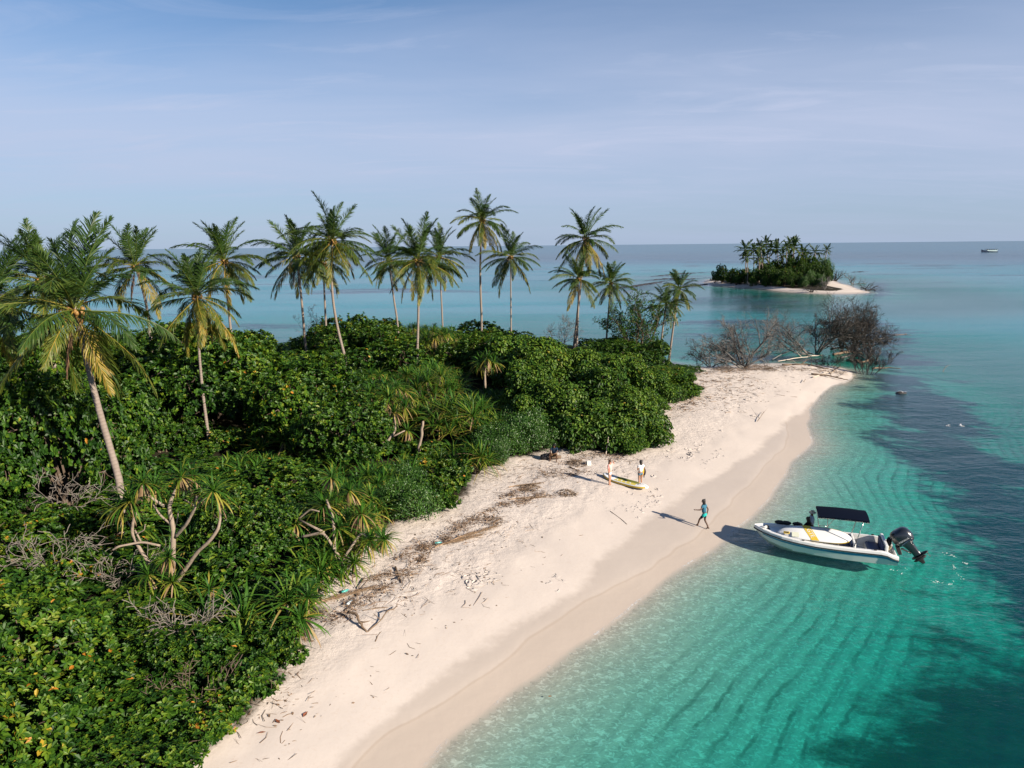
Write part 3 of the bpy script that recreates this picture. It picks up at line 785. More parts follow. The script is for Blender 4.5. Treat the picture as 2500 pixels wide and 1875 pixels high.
def nuts_mesh(seed):
    r = np.random.default_rng(seed); m = MB()
    for i in range(16):
        a = r.uniform(0, 2 * math.pi); q = r.uniform(.18, .42)
        m.ball((q * math.cos(a), q * math.sin(a), r.uniform(-.55, .05)), (0.11, 0.11, 0.135), 8, 6)
    for i in range(26):
        a = r.uniform(0, 2 * math.pi); e = np.array([math.cos(a) * r.uniform(.3, .75), math.sin(a) * r.uniform(.3, .75), r.uniform(-.6, .55)])
        m.tube(np.array([[0, 0, -.1], e * .5 + [0, 0, .12], e]), [.02, .014, .006], 3, cap=False)
    return m.mesh('coconut_bunch', M_NUT, True)
NUTS = [nuts_mesh(i) for i in range(2)]

def palm(label, crown, emerge, Y, size=1.0, seed=0, near=True, rad=0.15, dead=1, group='coconut palms on the near island', swing=0.0, nfr=(9, 11, 10, 7), nuts=True, cat='palm tree', yaw=None):
    """crown / emerge: photo pixels of the crown's heart and of the lowest trunk in view, both at distance Y"""
    r = np.random.default_rng(900 + seed)
    c = PY(*crown, Y); e = PY(*emerge, Y)
    gzv = max(0.3, ground_z(e[0], e[1]))
    lean = (c - e) / max(0.5, (c[2] - e[2]))
    base = np.array([e[0] - lean[0] * (e[2] - gzv) * 0.4, e[1] + r.uniform(-.6, .6), gzv])
    root = thing('coconut_palm' if near else 'far_palm', label, cat, base, 0, group)
    h = c - base
    mid = (e - base) * 1.0
    ts = np.linspace(0, 1, 34); k = np.clip(mid[2] / h[2], 0.1, 0.7)
    ctrl = mid * (1 if k > 0.12 else 0.0) + h * (k if k <= 0.12 else 0)
    bend = np.array([swing, 0, 0])
    pts = []
    for t in ts:                                                # quadratic through base, emerge, crown + an S bend above
        l0 = (t - k) * (t - 1) / ((0 - k) * (0 - 1)); l1 = t * (t - 1) / (k * (k - 1)); l2 = t * (t - k) / (1 * (1 - k))
        q = l1 * ctrl + l2 * h
        q = q + bend * math.sin(max(0, (t - k) / (1 - k)) * math.pi)
        pts.append(q)
    pts = np.array(pts); pts[0][2] -= 0.3
    rd = rad * 0.82 * (1.0 - 0.36 * ts + 0.55 * np.exp(-ts * 14)) * (1 + 0.03 * r.normal(size=len(ts)))
    rd[-3:] *= 1.15
    m = MB(); sides = 10 if near else 6
    m.tube(pts, rd, sides)
    lenz = h[2]
    tv = np.concatenate([np.repeat(ts * lenz / 0.16, sides), [0, lenz / .16]])
    m.t = [tv]
    m.part('trunk', M_PBARK, root, True)
    yaw = r.uniform(0, 6.28) if yaw is None else yaw
    if near: size = size * .98
    if near: plan = [(FR_UP, nfr[0], 0), (FR_MID, nfr[1], 1), (FR_LOW, nfr[2], 2), (FR_HANG, nfr[3], 3)]
    else: plan = [(FR_SMALL[:1], 5, 0), (FR_SMALL[1:2], 7, 1), (FR_SMALL[2:3], 7, 2), (FR_SMALL[3:], 5, 3)]
    plan = [(a_, max(2, n_ + int(r.integers(-2, 2))), l_) for a_, n_, l_ in plan]
    for meshes, n, lev in plan:
        for i in range(n):
            if near and r.uniform() < .04: continue
            fo = link('frond', meshes[int(r.integers(len(meshes)))], root)
            a = yaw + i * 2 * math.pi / n + lev * 0.7 + r.uniform(-.42, .42)
            # the trade wind leans the crown a little towards the sea
            fo.location = h + np.array([math.cos(a) * .06, math.sin(a) * .06, -0.10 * lev + r.uniform(-.05, .05)])
            fo.rotation_euler = (r.uniform(-.35, .35), r.uniform(-.12, .12), a)
            s = size * r.uniform(0.74, 1.12); fo.scale = (s, s, s)
    if near and nuts:
        no = link('coconut_bunch', NUTS[seed % 2], root); no.location = h + np.array([0, 0, -0.12]); no.scale = (size * .78,) * 3
    for i in range(dead if near else 0):
        fo = link('frond', FR_DEAD[0], root, 'dry brown frond hanging down the trunk')
        fo.location = h + np.array([0, 0, -.3]); fo.rotation_euler = (0, 0, r.uniform(-2.6, -0.5)); fo.scale = (size * .8,) * 3
    return root

PALMS = [
 # label, crown, lowest trunk in view, distance, frond size, trunk radius, dead fronds, swing, landmark phrase
 ('big near coconut palm whose leaning grey trunk rises from round-leaved shrubs', (160, 662), (258, 1040), 30, 1.14, .20, 2, -.40, 'the big near palm'),
 ('coconut palm half hidden behind the crown of the big near palm', (86, 600), (120, 800), 41, 0.95, .16, 0, 0, None),
 ('dark coconut palm cut by the left picture edge behind the big near palm', (-18, 648), (-30, 830), 34, 1.0, .17, 0, 0, None),
 ('coconut palm with a curtain of hanging brown fronds over the open water gap', (291, 572), (322, 708), 58, 1.08, .17, 2, .15, 'the palm by the water gap'),
 ('slim coconut palm on a long thin straight trunk in front of the domed tree', (425, 635), (456, 970), 44, 0.92, .125, 2, -.15, 'the slim front palm'),
 ('dark-headed coconut palm right behind the slim front palm', (484, 560), (492, 650), 62, 1.05, .16, 0, 0, None),
 ('bushy coconut palm with drooping blue-green fronds at the head of the middle group', (640, 550), (658, 730), 70, 1.15, .17, 1, .1, 'the bushy palm'),
 ('tall coconut palm on a strongly curved pale trunk crossing the domed thicket', (718, 516), (746, 775), 63, 1.10, .17, 0, -.55, 'the curved palm'),
 ('short dark coconut palm standing behind the curved palm trunk', (698, 565), (704, 700), 80, 1.05, .16, 0, 0, None),
 ('coconut palm with one orange frond hanging beside its leaning trunk', (840, 558), (857, 684), 76, 1.0, .15, 0, -.1, 'the orange-fronded palm'),
 ('coconut palm on a straight trunk with yellow fronds spread over its left neighbour', (903, 559), (901, 770), 64, 1.08, .16, 0, .1, 'the straight-trunked palm'),
 ('dark coconut palm on a short thin trunk behind the straight-trunked palm', (948, 551), (955, 678), 82, 1.05, .14, 0, 0, None),
 ('tallest coconut palm of the island, dark plume high above the horizon', (1042, 473), (1040, 677), 84, 1.08, .19, 2, -.15, 'the tallest palm'),
 ('small round-headed coconut palm just beside the tallest one', (1103, 552), (1104, 700), 82, 1.0, .13, 0, 0, 'the round-headed palm'),
 ('upper coconut palm of the twin pair on the thick straight trunk', (1265, 513), (1240, 740), 84, 1.12, .20, 1, 0, 'the twin palms'),
 ('lower coconut palm of the twin pair on the thin wavy trunk', (1249, 599), (1246, 748), 80, 0.90, .15, 0, .12, None),
 ('coconut palm with a slightly bent trunk rising beside the airy tree', (1320, 609), (1311, 716), 84, 0.85, .15, 0, .05, 'the bent palm'),
 ('young yellow-green coconut palm low over the end of the thicket', (1440, 655), (1427, 758), 80, 0.72, .15, 0, .05, 'the yellow young palm'),
 ('young coconut palm on a leaning trunk, last one before the spit', (1468, 622), (1444, 772), 83, 0.72, .16, 0, -.05, None),
]
LAND = []
for i, (lab, c, e, Y, size, rad, dead, sw, lm) in enumerate(PALMS):
    c_, e_ = D(c, e)
    palm(lab, c_, e_, Y, size, i, True, rad, dead, swing=sw, nuts=i not in (17, 18))
    if lm:
        q = D(((c[0] + e[0] * 2) / 3, (c[1] + e[1] * 2) / 3))[0]
        LAND.append((lm, q[0], q[1] + 30))
for nm, x, y in (('the forked pale screw pine', 375, 1150), ('the driftwood fork', 780, 1360), ('the seated man', 1190, 975), ('the yellow paddleboard', 1350, 1040),
                 ('the white box', 1213, 1000), ('the airy tree', 1370, 700), ('the dead grey tree', 1610, 760), ('the wrack line', 1000, 1140),
                 ('the domed tree', 480, 760), ('the leaf-strewn sand corner', 440, 1560), ('the dry palm frond', 690, 1290), ('the white sand bend', 1440, 880)):
    LAND.append((nm, x * DS, y * DS))

# ------------------------------------------------------------------ shrubs, trees and screw pines of the thicket
USED = set()
def place_label(kind, px, py, lm=None):
    """kind + where it stands among the landmarks nearest to it; never the same text twice"""
    lm = lm or LAND
    near = sorted(lm, key=lambda q: (q[1] - px) ** 2 + ((q[2] - py) * 1.3) ** 2)[:14]
    def rel(q):
        dx, dy = px - q[1], py - q[2]
        if abs(dx) > abs(dy) * 1.1: return 'left of' if dx < 0 else 'right of'
        return 'behind' if dy < 0 else 'in front of'
    for i in range(len(near)):
        for j in range(len(near)):
            if i == j: continue
            a, b = near[i], near[j]
            t = f'{kind} {rel(a)} {a[0]}, {rel(b)} {b[0]}'
            if len(t.split()) <= 16 and t not in USED:
                USED.add(t); return t
    t = f'{kind} {rel(near[0])} {near[0][0]}'
    return t

KIND = {'S': 'glossy-leaved shrub', 'T': 'drooping-leaved bush', 'A': 'round-leaved shrub', 'N': 'glossy-leaved shrub', 'B': 'drooping-leaved tree', 'C': 'fine-leaved shrub', 'P': 'screw pine clump', 'L': 'long-leaved screw pine'}
GRP = {'S': 'glossy shrubs of the near thicket', 'T': 'drooping-leaved bushes at the beach corner', 'A': 'round-leaved shrubs of the thicket', 'N': 'glossy shrubs of the near thicket', 'B': 'drooping-leaved trees behind the seated man', 'C': 'fine-leaved shrubs at the beach edge',
       'P': 'screw pines of the thicket', 'L': 'screw pines of the thicket'}
def sizeword(R, H):
    if H > 5.4: return 'tall'
    if H < 2.5: return 'low'
    return 'wide' if R > 3.2 else ('small' if R < 2.2 else 'rounded')

def shrub(sp, x, y, R, H, seed, label=None, far=False, lm=None, name=None):
    r = np.random.default_rng(3000 + seed)
    z = max(0.2, ground_z(x, y)) - 0.1
    px, py = proj((x, y, z + H * 0.7))
    lab = label or place_label(sizeword(R, H) + ' ' + KIND[sp], px, py, lm)
    nm = name or {'S': 'shrub', 'T': 'shrub', 'A': 'shrub', 'N': 'shrub', 'B': 'broadleaf_tree', 'C': 'shrub'}[sp]
    root = thing(nm, lab, 'tree' if sp == 'B' or H > 6 else 'shrub', (x, y, z), r.uniform(0, 6.28), GRP[sp] if not far else 'shrubs and trees on the far island')
    me, st = SPEC[sp][int(r.integers(len(SPEC[sp])))]
    r0, h0 = SIZE[sp]
    root.scale = (R / r0, R / r0 * r.uniform(.92, 1.08), H / h0)
    c = link('crown', me, root); c['kind'] = 'stuff'
    link('stems', st, root)
    return root

def screw_pine(x, y, R, H, seed, long=False, label=None, heads=None, lm=None):
    r = np.random.default_rng(5000 + seed)
    z = max(0.2, ground_z(x, y)) - 0.05
    px, py = proj((x, y, z + H * .7))
    root = thing('screw_pine', label or place_label(sizeword(R, H) + ' ' + KIND['L' if long else 'P'], px, py, lm), 'screw pine', (x, y, z), r.uniform(0, 6.28), GRP['P'])
    n = heads or int(np.clip(R * R * 3.0 + 5, 6, 34))
    m = MB()
    for i in range(n):
        a = i * 2.39996 + r.uniform(-.3, .3); q = R * 0.92 * math.sqrt((i + .5) / n)
        hz = H * (0.98 - 0.66 * (q / R) ** 1.9) * r.uniform(.84, 1.05) - 0.30
        hz = max(hz, 0.35)
        t = np.array([math.cos(a) * q, math.sin(a) * q, hz])
        m.tube(np.array([[math.cos(a) * .12, math.sin(a) * .12, -.2], [t[0] * .35, t[1] * .35, hz * .45], [t[0] * .8, t[1] * .8, hz * .72], t]), [.075, .06, .045, .038], 5)
        pool = HEADS_L if long else (HEADS if r.uniform() < .90 else HEADS_D)
        h = link('leaf_head', pool[int(r.integers(len(pool)))], root)
        h.location = t; s = r.uniform(.80, 1.12)
        h.scale = (s, s, s)
        h.rotation_euler = (r.uniform(-.2, .2) - .35 * math.sin(a) * q / R, .35 * math.cos(a) * q / R + r.uniform(-.2, .2), r.uniform(0, 6.28))
    m.part('trunk', M_BARK, root, True)
    return root

VEGP = smooth_poly(VEG, 1)
SKY_PX = np.array([-400, 0, 350, 372, 420, 500, 560, 620, 648, 690, 752, 803, 853, 925, 998, 1052, 1124, 1179, 1215, 1269, 1316, 1360, 1436, 1480, 1560, 1610, 1650, 1690, 1800])
SKY_PY = np.array([800, 805, 800, 790, 772, 770, 778, 815, 850, 832, 812, 786, 762, 758, 778, 765, 766, 772, 790, 798, 826, 834, 812, 800, 800, 838, 884, 912, 930])
def hor(px): return 611 - (px / 2500) * 23.4
def zmax(px, Y): return CAM_H - (np.interp(px, SKY_PX, SKY_PY) - hor(px)) / FPX * Y * 1.03
def boxes(dx, dy, bs): return any(x0 <= dx <= x1 and y0 <= dy <= y1 for x0, y0, x1, y1 in bs)
P_BOX = [(740, 800, 910, 920), (860, 780, 1140, 960), (930, 960, 1060, 1090), (500, 900, 610, 1000), (590, 1000, 850, 1260), (840, 670, 905, 740), (910, 670, 975, 790), (1120, 690, 1190, 760), (470, 1290, 690, 1470), (590, 740, 625, 790),
         (360, 1190, 470, 1290)]
L_BOX = [(500, 900, 720, 1120), (860, 780, 1140, 960), (480, 1290, 640, 1470), (960, 960, 1060, 1090)]
C_BOX = [(840, 1040, 930, 1130), (860, 980, 960, 1060), (1060, 930, 1190, 1010), (960, 1020, 1040, 1090), (560, 1130, 640, 1260), (1460, 800, 1500, 860)]
B_BOX = [(1110, 740, 1420, 1010)]
N_BOX = [(-200, 1180, 480, 1700)]
def species(dx, dy, r):
    if boxes(dx, dy, C_BOX): return 'C'
    if boxes(dx, dy, P_BOX): return 'L' if boxes(dx, dy, L_BOX) and r.uniform() < .7 else 'P'
    if boxes(dx, dy, B_BOX): return 'B'
    if boxes(dx, dy, N_BOX): return 'N'
    return 'A'
pr = np.random.default_rng(42)
spots = []
def try_add(x, y, R):
    for (a, b, c) in spots:
        if (a - x) ** 2 + (b - y) ** 2 < (0.74 * (R + c)) ** 2: return False
    spots.append((x, y, R)); return True
cand = []
for _ in range(9000):
    y = 9 + 86 * pr.uniform() ** 1.15; x = pr.uniform(-0.80 * y - 3, min(24, 0.3 * y + 6))
    cand.append((x, y))
cand = np.array(cand)
vd = sdpoly(cand[:, 0], cand[:, 1], VEGP)
# first the front rows along the beach, then the rest
order = np.argsort(np.where(vd < 3.0, 0, 1) * 1000 + pr.uniform(0, 100, len(cand)))
FIXED = []                                                      # (species, x, y, R, H, label)
def fixed(sp, dx, dytop, Y, R, label, H=None):
    px, py = D((dx, dytop))[0]
    t = PY(px, py, Y); R_ = R; g = max(0.2, ground_z(t[0], Y)); H = t[2] - g + 0.15 if H is None else H
    spots.append((t[0], Y, R * 0.9)); FIXED.append((sp, t[0], Y, R, max(1.2, H), label))
fixed('A', 450, 694, 52, 5.2, 'big domed round-leaved tree rising beside the slim front palm, against the water')
fixed('A', 345, 760, 46, 4.2, 'round-leaved tree below the palm by the water gap, adjoining the domed tree')
fixed('A', 530, 740, 54, 3.6, 'right shoulder of the domed thicket, round-leaved tree at the notch of open water')
fixed('A', 655, 770, 50, 4.0, 'pale-topped round-leaved tree in front of the bushy palm and curved palm')
fixed('A', 840, 728, 66, 4.4, 'rounded light-green shrub crown between the curved palm and straight-trunked palm')
for dx, dy, Y, R in ((1140, 785, 50, 2.4), (1180, 768, 54, 2.6), (1212, 830, 47.5, 2.2), (1250, 762, 57, 2.8), (1265, 862, 46, 2.1), (1295, 785, 52, 2.7), (1332, 838, 48, 2.3), (1350, 772, 56, 2.7),
                     (1378, 880, 46, 2.0), (1402, 798, 56, 2.4), (1436, 795, 62, 2.6), (1458, 838, 61, 2.0), (1160, 850, 47, 2.1), (1312, 915, 45, 1.8), (1225, 900, 46, 1.8), (1350, 925, 44.5, 1.6), (1120, 850, 50, 2.0)):
    fixed('B', dx, dy, Y, R, None)
for dx, dy, Y, R in ((1370, 742, 68, 3.0), (1405, 738, 70, 2.5), (1330, 736, 73, 2.8), (1285, 740, 74, 2.6), (1200, 748, 72, 2.8), (1240, 752, 68, 2.4)):
    fixed('A', dx, dy, Y, R, None)
# the fringe of bushes that steps down to the sand
for sp, dx, dy, R, H in (('C', 1075, 988, 1.7, 1.9), ('C', 1120, 968, 1.9, 2.3), ('C', 1158, 972, 1.4, 1.8), ('T', 1222, 962, 1.4, 2.4), ('T', 1252, 968, 1.5, 2.2), ('T', 1285, 962, 1.5, 2.6), ('T', 1338, 968, 1.5, 2.2), ('T', 1375, 962, 1.6, 2.5), ('T', 1400, 930, 1.5, 2.4),
                         ('S', 985, 1062, 1.3, 1.6), ('S', 868, 985, 1.4, 1.0), ('S', 408, 972, 1.6, 1.9), ('S', 352, 978, 1.6, 1.9), ('S', 436, 992, 1.2, 1.0), ('S', 490, 975, 1.4, 1.5), ('S', 935, 990, 1.4, 1.1), ('S', 900, 1020, 1.3, 1.0), ('S', 940, 1095, 1.3, 1.5), ('C', 880, 1118, 1.5, 1.8), ('S', 640, 1345, 1.0, 1.3), ('S', 585, 1430, 1.1, 1.3), ('S', 520, 1510, 1.3, 1.4), ('S', 440, 1590, 1.2, 1.1), ('S', 1470, 850, 1.4, 1.8)):
    q = G(*D((dx, dy))[0]); spots.append((q[0], q[1], R * .9)); FIXED.append((sp, q[0], q[1], R, H, None))
fixed('A', 1440, 800, 63, 3.2, 'dark leafy shrub ending the thicket at the white sand bend')
EMERGE = [(*D(e)[0], Y) for i_, (_, c, e, Y, *_r) in enumerate(PALMS) if i_ not in (1, 2, 5, 8, 11)] + [(*D((x, 1268))[0], 23.0) for x in (325, 400)] + [(*D((1047, 836))[0], 54), (*D((906, 988))[0], 44)]
def hide_limit(x, y, R, H):
    px, py = proj((x, y, 2)); rp = R / y * FPX
    for ex, ey, Y in EMERGE:
        if y < Y + R * .8 and abs(px - ex) < rp * 1.1 + 4:
            yy = min(y, Y - .4); d = ray(ex, ey + 4); zt = CAM_H + d[2] * yy / d[1]; H = min(H, (zt - max(.2, ground_z(x, y)) - .15) / 1.16)
    return H
PITS = [P(x, y, 2.0)[:2] for x, y in D((330, 1200), (410, 1220), (470, 1250))]
n_auto = 0
AUTO = []
SEAT = G(*D((1192, 995))[0])
for k in order:
    x, y = cand[k]; e = vd[k]
    if e < 0.45: continue
    R = 1.25 + 0.20 * min(e, 6) + 0.018 * max(0, y - 25) + pr.uniform(-.3, .6)
    R = min(R, 4.2)
    if e < R * 0.62: R = max(1.0, e / 0.62)
    if any((x - q[0]) ** 2 + (y - q[1]) ** 2 < 5.5 for q in PITS): continue
    if (x - SEAT[0]) ** 2 + (y - SEAT[1]) ** 2 < (R + 0.5) ** 2: continue
    px, py = proj((x, y, 2.0))
    if px < -260 or px > 2000: continue
    if not try_add(x, y, R): continue
    H = (1.25 + 0.50 * min(e, 9.5)) * pr.uniform(.66, 1.22)
    if y < 26: H = min(H, 3.1)
    g = max(0.2, ground_z(x, y))
    H = min(H, (zmax(px, y) - g) * pr.uniform(.9, 1.0))
    H = hide_limit(x, y, R, H)
    if H < 0.6: spots.pop(); continue
    AUTO.append((x, y, R, H))
LOWS = []
for k in order:                                           # low undergrowth in what gaps remain
    x, y = cand[k]; e = vd[k]
    if e < 0.35 or y > 56 or e > 14: continue
    px, py = proj((x, y, 1.5))
    if px < -120 or px > 1900: continue
    R = pr.uniform(1.2, 2.0); R = min(R, e / .55)
    if R < .7: continue
    if any((a - x) ** 2 + (b - y) ** 2 < max(.80 * c, .60 * (c + R)) ** 2 for a, b, c in spots): continue
    if (x - SEAT[0]) ** 2 + (y - SEAT[1]) ** 2 < (R + 0.3) ** 2: continue
    H = hide_limit(x, y, R, pr.uniform(1.0, 1.9))
    if H < .5: continue
    spots.append((x, y, R)); LOWS.append((x, y, R * 1.15, H))
print('low shrubs', len(LOWS))
for i, (sp, x, y, R, H, lab) in enumerate(FIXED): shrub(sp, x, y, R, H, i, lab)
for i, (x, y, R, H) in enumerate(AUTO):
    px, py = proj((x, y, ground_z(x, y) + H * 0.75)); sp = species(px / DS, py / DS, pr)
    if sp in 'PL': screw_pine(x, y, R * 0.95, max(1.0, H * 0.95), i, sp == 'L')
    else: shrub(sp, x, y, R * 1.12, H * (1.06 if sp == 'B' else 1.0), 50 + i)
for i, (x, y, R, H) in enumerate(LOWS):
    px, py = proj((x, y, 1.5)); sp = species(px / DS, py / DS, pr)
    if sp in 'PL' and R > .9: screw_pine(x, y, R * .8, max(1.0, H), 800 + i, True, heads=4)
    else: shrub({'B': 'T', 'C': 'C'}.get(sp, 'S'), x, y, R, H * (1.25 if sp == 'B' else 1), 800 + i)
print('thicket plants', len(AUTO), len(FIXED))

# --- the pale screw pine with bare forked limbs, and single featured ones
def limb_pine(label, base, limbs, heads, scale_px, rad=.07, mats=None):
    """base: ground point; limbs / heads: photo pixels in the plane of the trunk (x, y, depth offset)"""
    root = thing('screw_pine', label, 'screw pine', base, 0, GRP['P'])
    m = MB()
    for pts, r0, r1 in limbs:
        q = np.array([PY(px, py, base[1] + dy) - base for px, py, dy in pts])
        n = len(q)
        if n > 2:                                              # soften the corners
            t = np.linspace(0, n - 1, n * 4); q = np.stack([np.interp(t, np.arange(n), q[:, k]) for k in range(3)], 1)
            q[1:-1] = (q[:-2] + q[1:-1] * 2 + q[2:]) / 4
        m.tube(q, np.linspace(r0, r1, len(q)) * (1 + .06 * rng.normal(size=len(q))), 8)
    m.part('trunk', M_PALE, root, True)
    for i, (px, py, dy, s, kind) in enumerate(heads):
        pool = {0: HEADS, 1: HEADS_L, 2: HEADS_D}[kind]
        h = link('leaf_head', pool[i % len(pool)], root); h.location = PY(px, py, base[1] + dy) - base
        h.scale = (s, s, s); h.rotation_euler = (rng.uniform(-.25, .25), rng.uniform(-.25, .25), rng.uniform(0, 6))
    return root
def Z7(x, y): return (x * .3616, 900 + y * .3616)
def z7l(*p): return [(*Z7(x, y), d) for x, y, d in p]
fb = PY(*Z7(1165, 1400), 24.0)
limb_pine('tall screw pine with pale bare limbs forking into spiky heads above a dark hollow', fb, [
    (z7l((1175, 1560, 0), (1165, 1380, 0), (1172, 1080, 0), (1140, 940, .1), (1165, 860, .2), (1215, 770, .3)), .11, .05),
    (z7l((1110, 930, .1), (1010, 865, 0), (960, 790, -.1)), .06, .04), (z7l((1165, 1060, 0), (1080, 990, .1), (1020, 890, .2)), .045, .03),
    (z7l((1180, 1140, 0), (1260, 1050, -.3), (1320, 935, -.5), (1330, 860, -.5)), .065, .04), (z7l((1320, 930, -.5), (1240, 880, -.4)), .03, .02), (z7l((1320, 930, -.5), (1410, 850, -.7)), .035, .025),
    (z7l((1020, 1330, .3), (950, 1230, .2), (890, 1110, .1), (900, 1020, 0), (925, 970, 0)), .07, .045), (z7l((890, 1080, .1), (860, 1030, .2)), .03, .02),
    (z7l((760, 1225, -.3), (800, 1200, -.3), (960, 1170, 0), (1080, 1195, 0)), .035, .045), (z7l((950, 1165, 0), (910, 1090, .1)), .035, .03), (z7l((925, 1115, 0), (975, 1090, 0), (980, 1050, 0)), .02, .015),
    (z7l((1190, 1450, 0), (1230, 1385, -.1), (1330, 1240, -.3), (1420, 1160, -.4), (1475, 1080, -.4), (1490, 990, -.3), (1480, 910, -.3)), .085, .04),
    (z7l((1190, 1060, .1), (1205, 960, .3)), .03, .02), (z7l((1030, 1460, -.4), (1060, 1505, -.5), (1150, 1485, -.4)), .05, .04)],
    [(*Z7(885, 890), 0, 1.0, 0), (*Z7(820, 930), .3, .9, 0), (*Z7(965, 770), 0, .82, 2), (*Z7(1045, 800), .4, .8, 0), (*Z7(1225, 730), .3, .9, 2), (*Z7(1300, 720), .8, .8, 0),
     (*Z7(1440, 820), -.7, .8, 0), (*Z7(1490, 880), -.3, .7, 0), (*Z7(1330, 840), -.2, .65, 2), (*Z7(1140, 1270), -.3, .80, 2), (*Z7(1000, 1390), -.4, .78, 0), (*Z7(1165, 1440), -.5, .75, 0), (*Z7(1415, 1490), -.6, .75, 2)], 1)
t0 = D((1048, 838), (1047, 800), (1052, 772))
fb2 = PY(*t0[0], 55.0)
limb_pine('lone screw pine with a round spiky head on a thin trunk below the tallest palm', np.array([fb2[0], 55.0, fb2[2]]), [([(*t0[0], 0), (*t0[1], 0), (*t0[2], 0)], .10, .07)],
          [(*D((1052, 775))[0], 0, 1.35, 2), (*D((1040, 785))[0], .3, 1.1, 0), (*D((1068, 782))[0], .2, 1.1, 0)], 1)
def front_pine(label, bx, by, heads, limbs):
    b = G(*D((bx, by))[0])
    hs = [(*D((x, y))[0], dy, s, k) for x, y, dy, s, k in heads]
    ls = [([(*D((x, y))[0], dy) for x, y, dy in pts], a, c) for pts, a, c in limbs]
    return limb_pine(label, b, ls, hs, 1)
front_pine('screw pine with brown skirts and bare stilts reaching over the sand by the wrack', 760, 1245,
    [(640, 1130, 1.2, .9, 2), (700, 1090, 1.6, .95, 0), (730, 1140, .8, .95, 0), (660, 1180, .6, .9, 2), (780, 1110, 1.2, 1, 2), (800, 1165, .2, .8, 0), (830, 1165, 0, .7, 0), (720, 1195, .2, .85, 0), (765, 1215, -.2, .8, 0), (690, 1215, 0, .8, 2), (755, 1060, 2.2, .9, 2), (715, 1030, 2.2, .8, 2)],
    [([(755, 1270, 0), (740, 1215, 0), (700, 1150, .4), (650, 1160, .6)], .08, .05), ([(740, 1210, 0), (780, 1150, .4), (800, 1165, .2)], .06, .04), ([(725, 1215, 0), (720, 1120, .9), (705, 1080, 1.5)], .07, .05), ([(700, 1150, .4), (640, 1120, 1.1)], .05, .04), ([(640, 1125, 1.1), (670, 1100, .9), (690, 1105, .8)], .04, .03)])
front_pine('screw pine with long yellow straps hanging onto the sand above the leaf-strewn corner', 655, 1400,
    [(620, 1300, .6, .95, 1), (650, 1335, 0, 1.05, 2), (600, 1370, .2, 1, 1), (560, 1400, .3, 1, 1), (640, 1270, 1.1, .85, 0), (665, 1290, .5, .75, 0)], [([(650, 1420, 0), (645, 1370, 0), (650, 1340, 0)], .09, .06), ([(645, 1400, 0), (625, 1340, .4), (620, 1305, .6)], .08, .05)])
front_pine('screw pine on the beach edge with small heads beside the pale bare stick', 830, 985,
    [(800, 900, 1.2, 1.1, 0), (850, 890, 1.4, 1.2, 2), (880, 930, .6, 1, 2), (770, 950, .8, .95, 0), (840, 860, 2.2, 1.2, 0), (875, 880, 1.4, 1.1, 0), (735, 960, .8, .9, 1)],
    [([(835, 1010, 0), (832, 960, 0), (855, 930, .4), (850, 895, 1.2)], .09, .05), ([(832, 960, 0), (805, 925, .6), (800, 900, 1)], .07, .05), ([(790, 965, .2), (815, 995, 0)], .06, .05), ([(845, 945, .2), (875, 930, .5)], .05, .04)])

# ------------------------------------------------------------------ dead trees, driftwood and the airy tree
def branch_tree(seed, stems, levels, nchild, curl=0.25, ratio=0.55, rad0=0.12, up=0.15, tipr=0.011, start=0.12):
    """stems: list of (start, direction*length). returns MB of thick wood, MB of twigs, tips"""
    r = np.random.default_rng(seed); A = MB(); B = MB(); tips = []
    def grow(p, d, ln, rad, lev):
        n = 5 if lev < 2 else 3
        pts = [p]; dd = d.copy()
        for i in range(n):
            dd = norm((dd + r.normal(size=3) * curl * (.75 if lev == 0 else 1.15) + np.array([0, 0, up * .4]))[None])[0]
            p = p + dd * ln / n; pts.append(p)
        pts = np.array(pts)
        (A if lev < 2 else B).tube(pts, np.linspace(rad, max(tipr, rad * (.45 if lev < levels else .3)), n + 1), 6 if lev < 1 else (4 if lev < 2 else 3), tint=r.uniform(), cap=lev < 2)
        if lev >= levels: tips.append((pts[-1], dd)); return
        k = nchild[lev]
        for i in range(k):
            q = start + (1 - start) * (i + r.uniform(.2, .9)) / k
            f = q * n; j = min(n - 1, int(f)); b = pts[j] + (pts[j + 1] - pts[j]) * (f - j)
            tg = norm((pts[j + 1] - pts[j])[None])[0]
            side = r.normal(size=3); side = norm((side - tg * (side @ tg))[None])[0]
            nd = norm((tg * r.uniform(.45, .9) + side * r.uniform(.5, .95) + np.array([0, 0, up]))[None])[0]
            grow(b, nd, ln * ratio * r.uniform(.7, 1.25) * (1.1 - .4 * q), max(tipr, rad * (1 - .5 * q) * .52), lev + 1)
    for s, v in stems:
        v = np.array(v, float); ln = np.linalg.norm(v); grow(np.array(s, float), v / ln, ln, rad0 * (ln / 4) ** .5, 0)
    return A, B, tips
def dead_tree(label, base, seed, stems, levels=3, nchild=(6, 6, 5), mat=None, tmat=None, rad0=.12, curl=.25, ratio=.55, up=.08, name='dead_tree', cat='dead tree', group='dead trees on the sand spit'):
    root = thing(name, label, cat, base, 0, group)
    A, B, tips = branch_tree(seed, stems, levels, nchild, curl, ratio, rad0, up)
    A.part('trunk', mat or M_DEAD, root, True)
    t = B.part('twigs', tmat or mat or M_DEAD, root); t['kind'] = 'stuff'
    return root
def at(x, y, z=None):
    q = D((x, y))[0]
    return G(*q) if z is None else P(*q, z)
b = at(1606, 796)
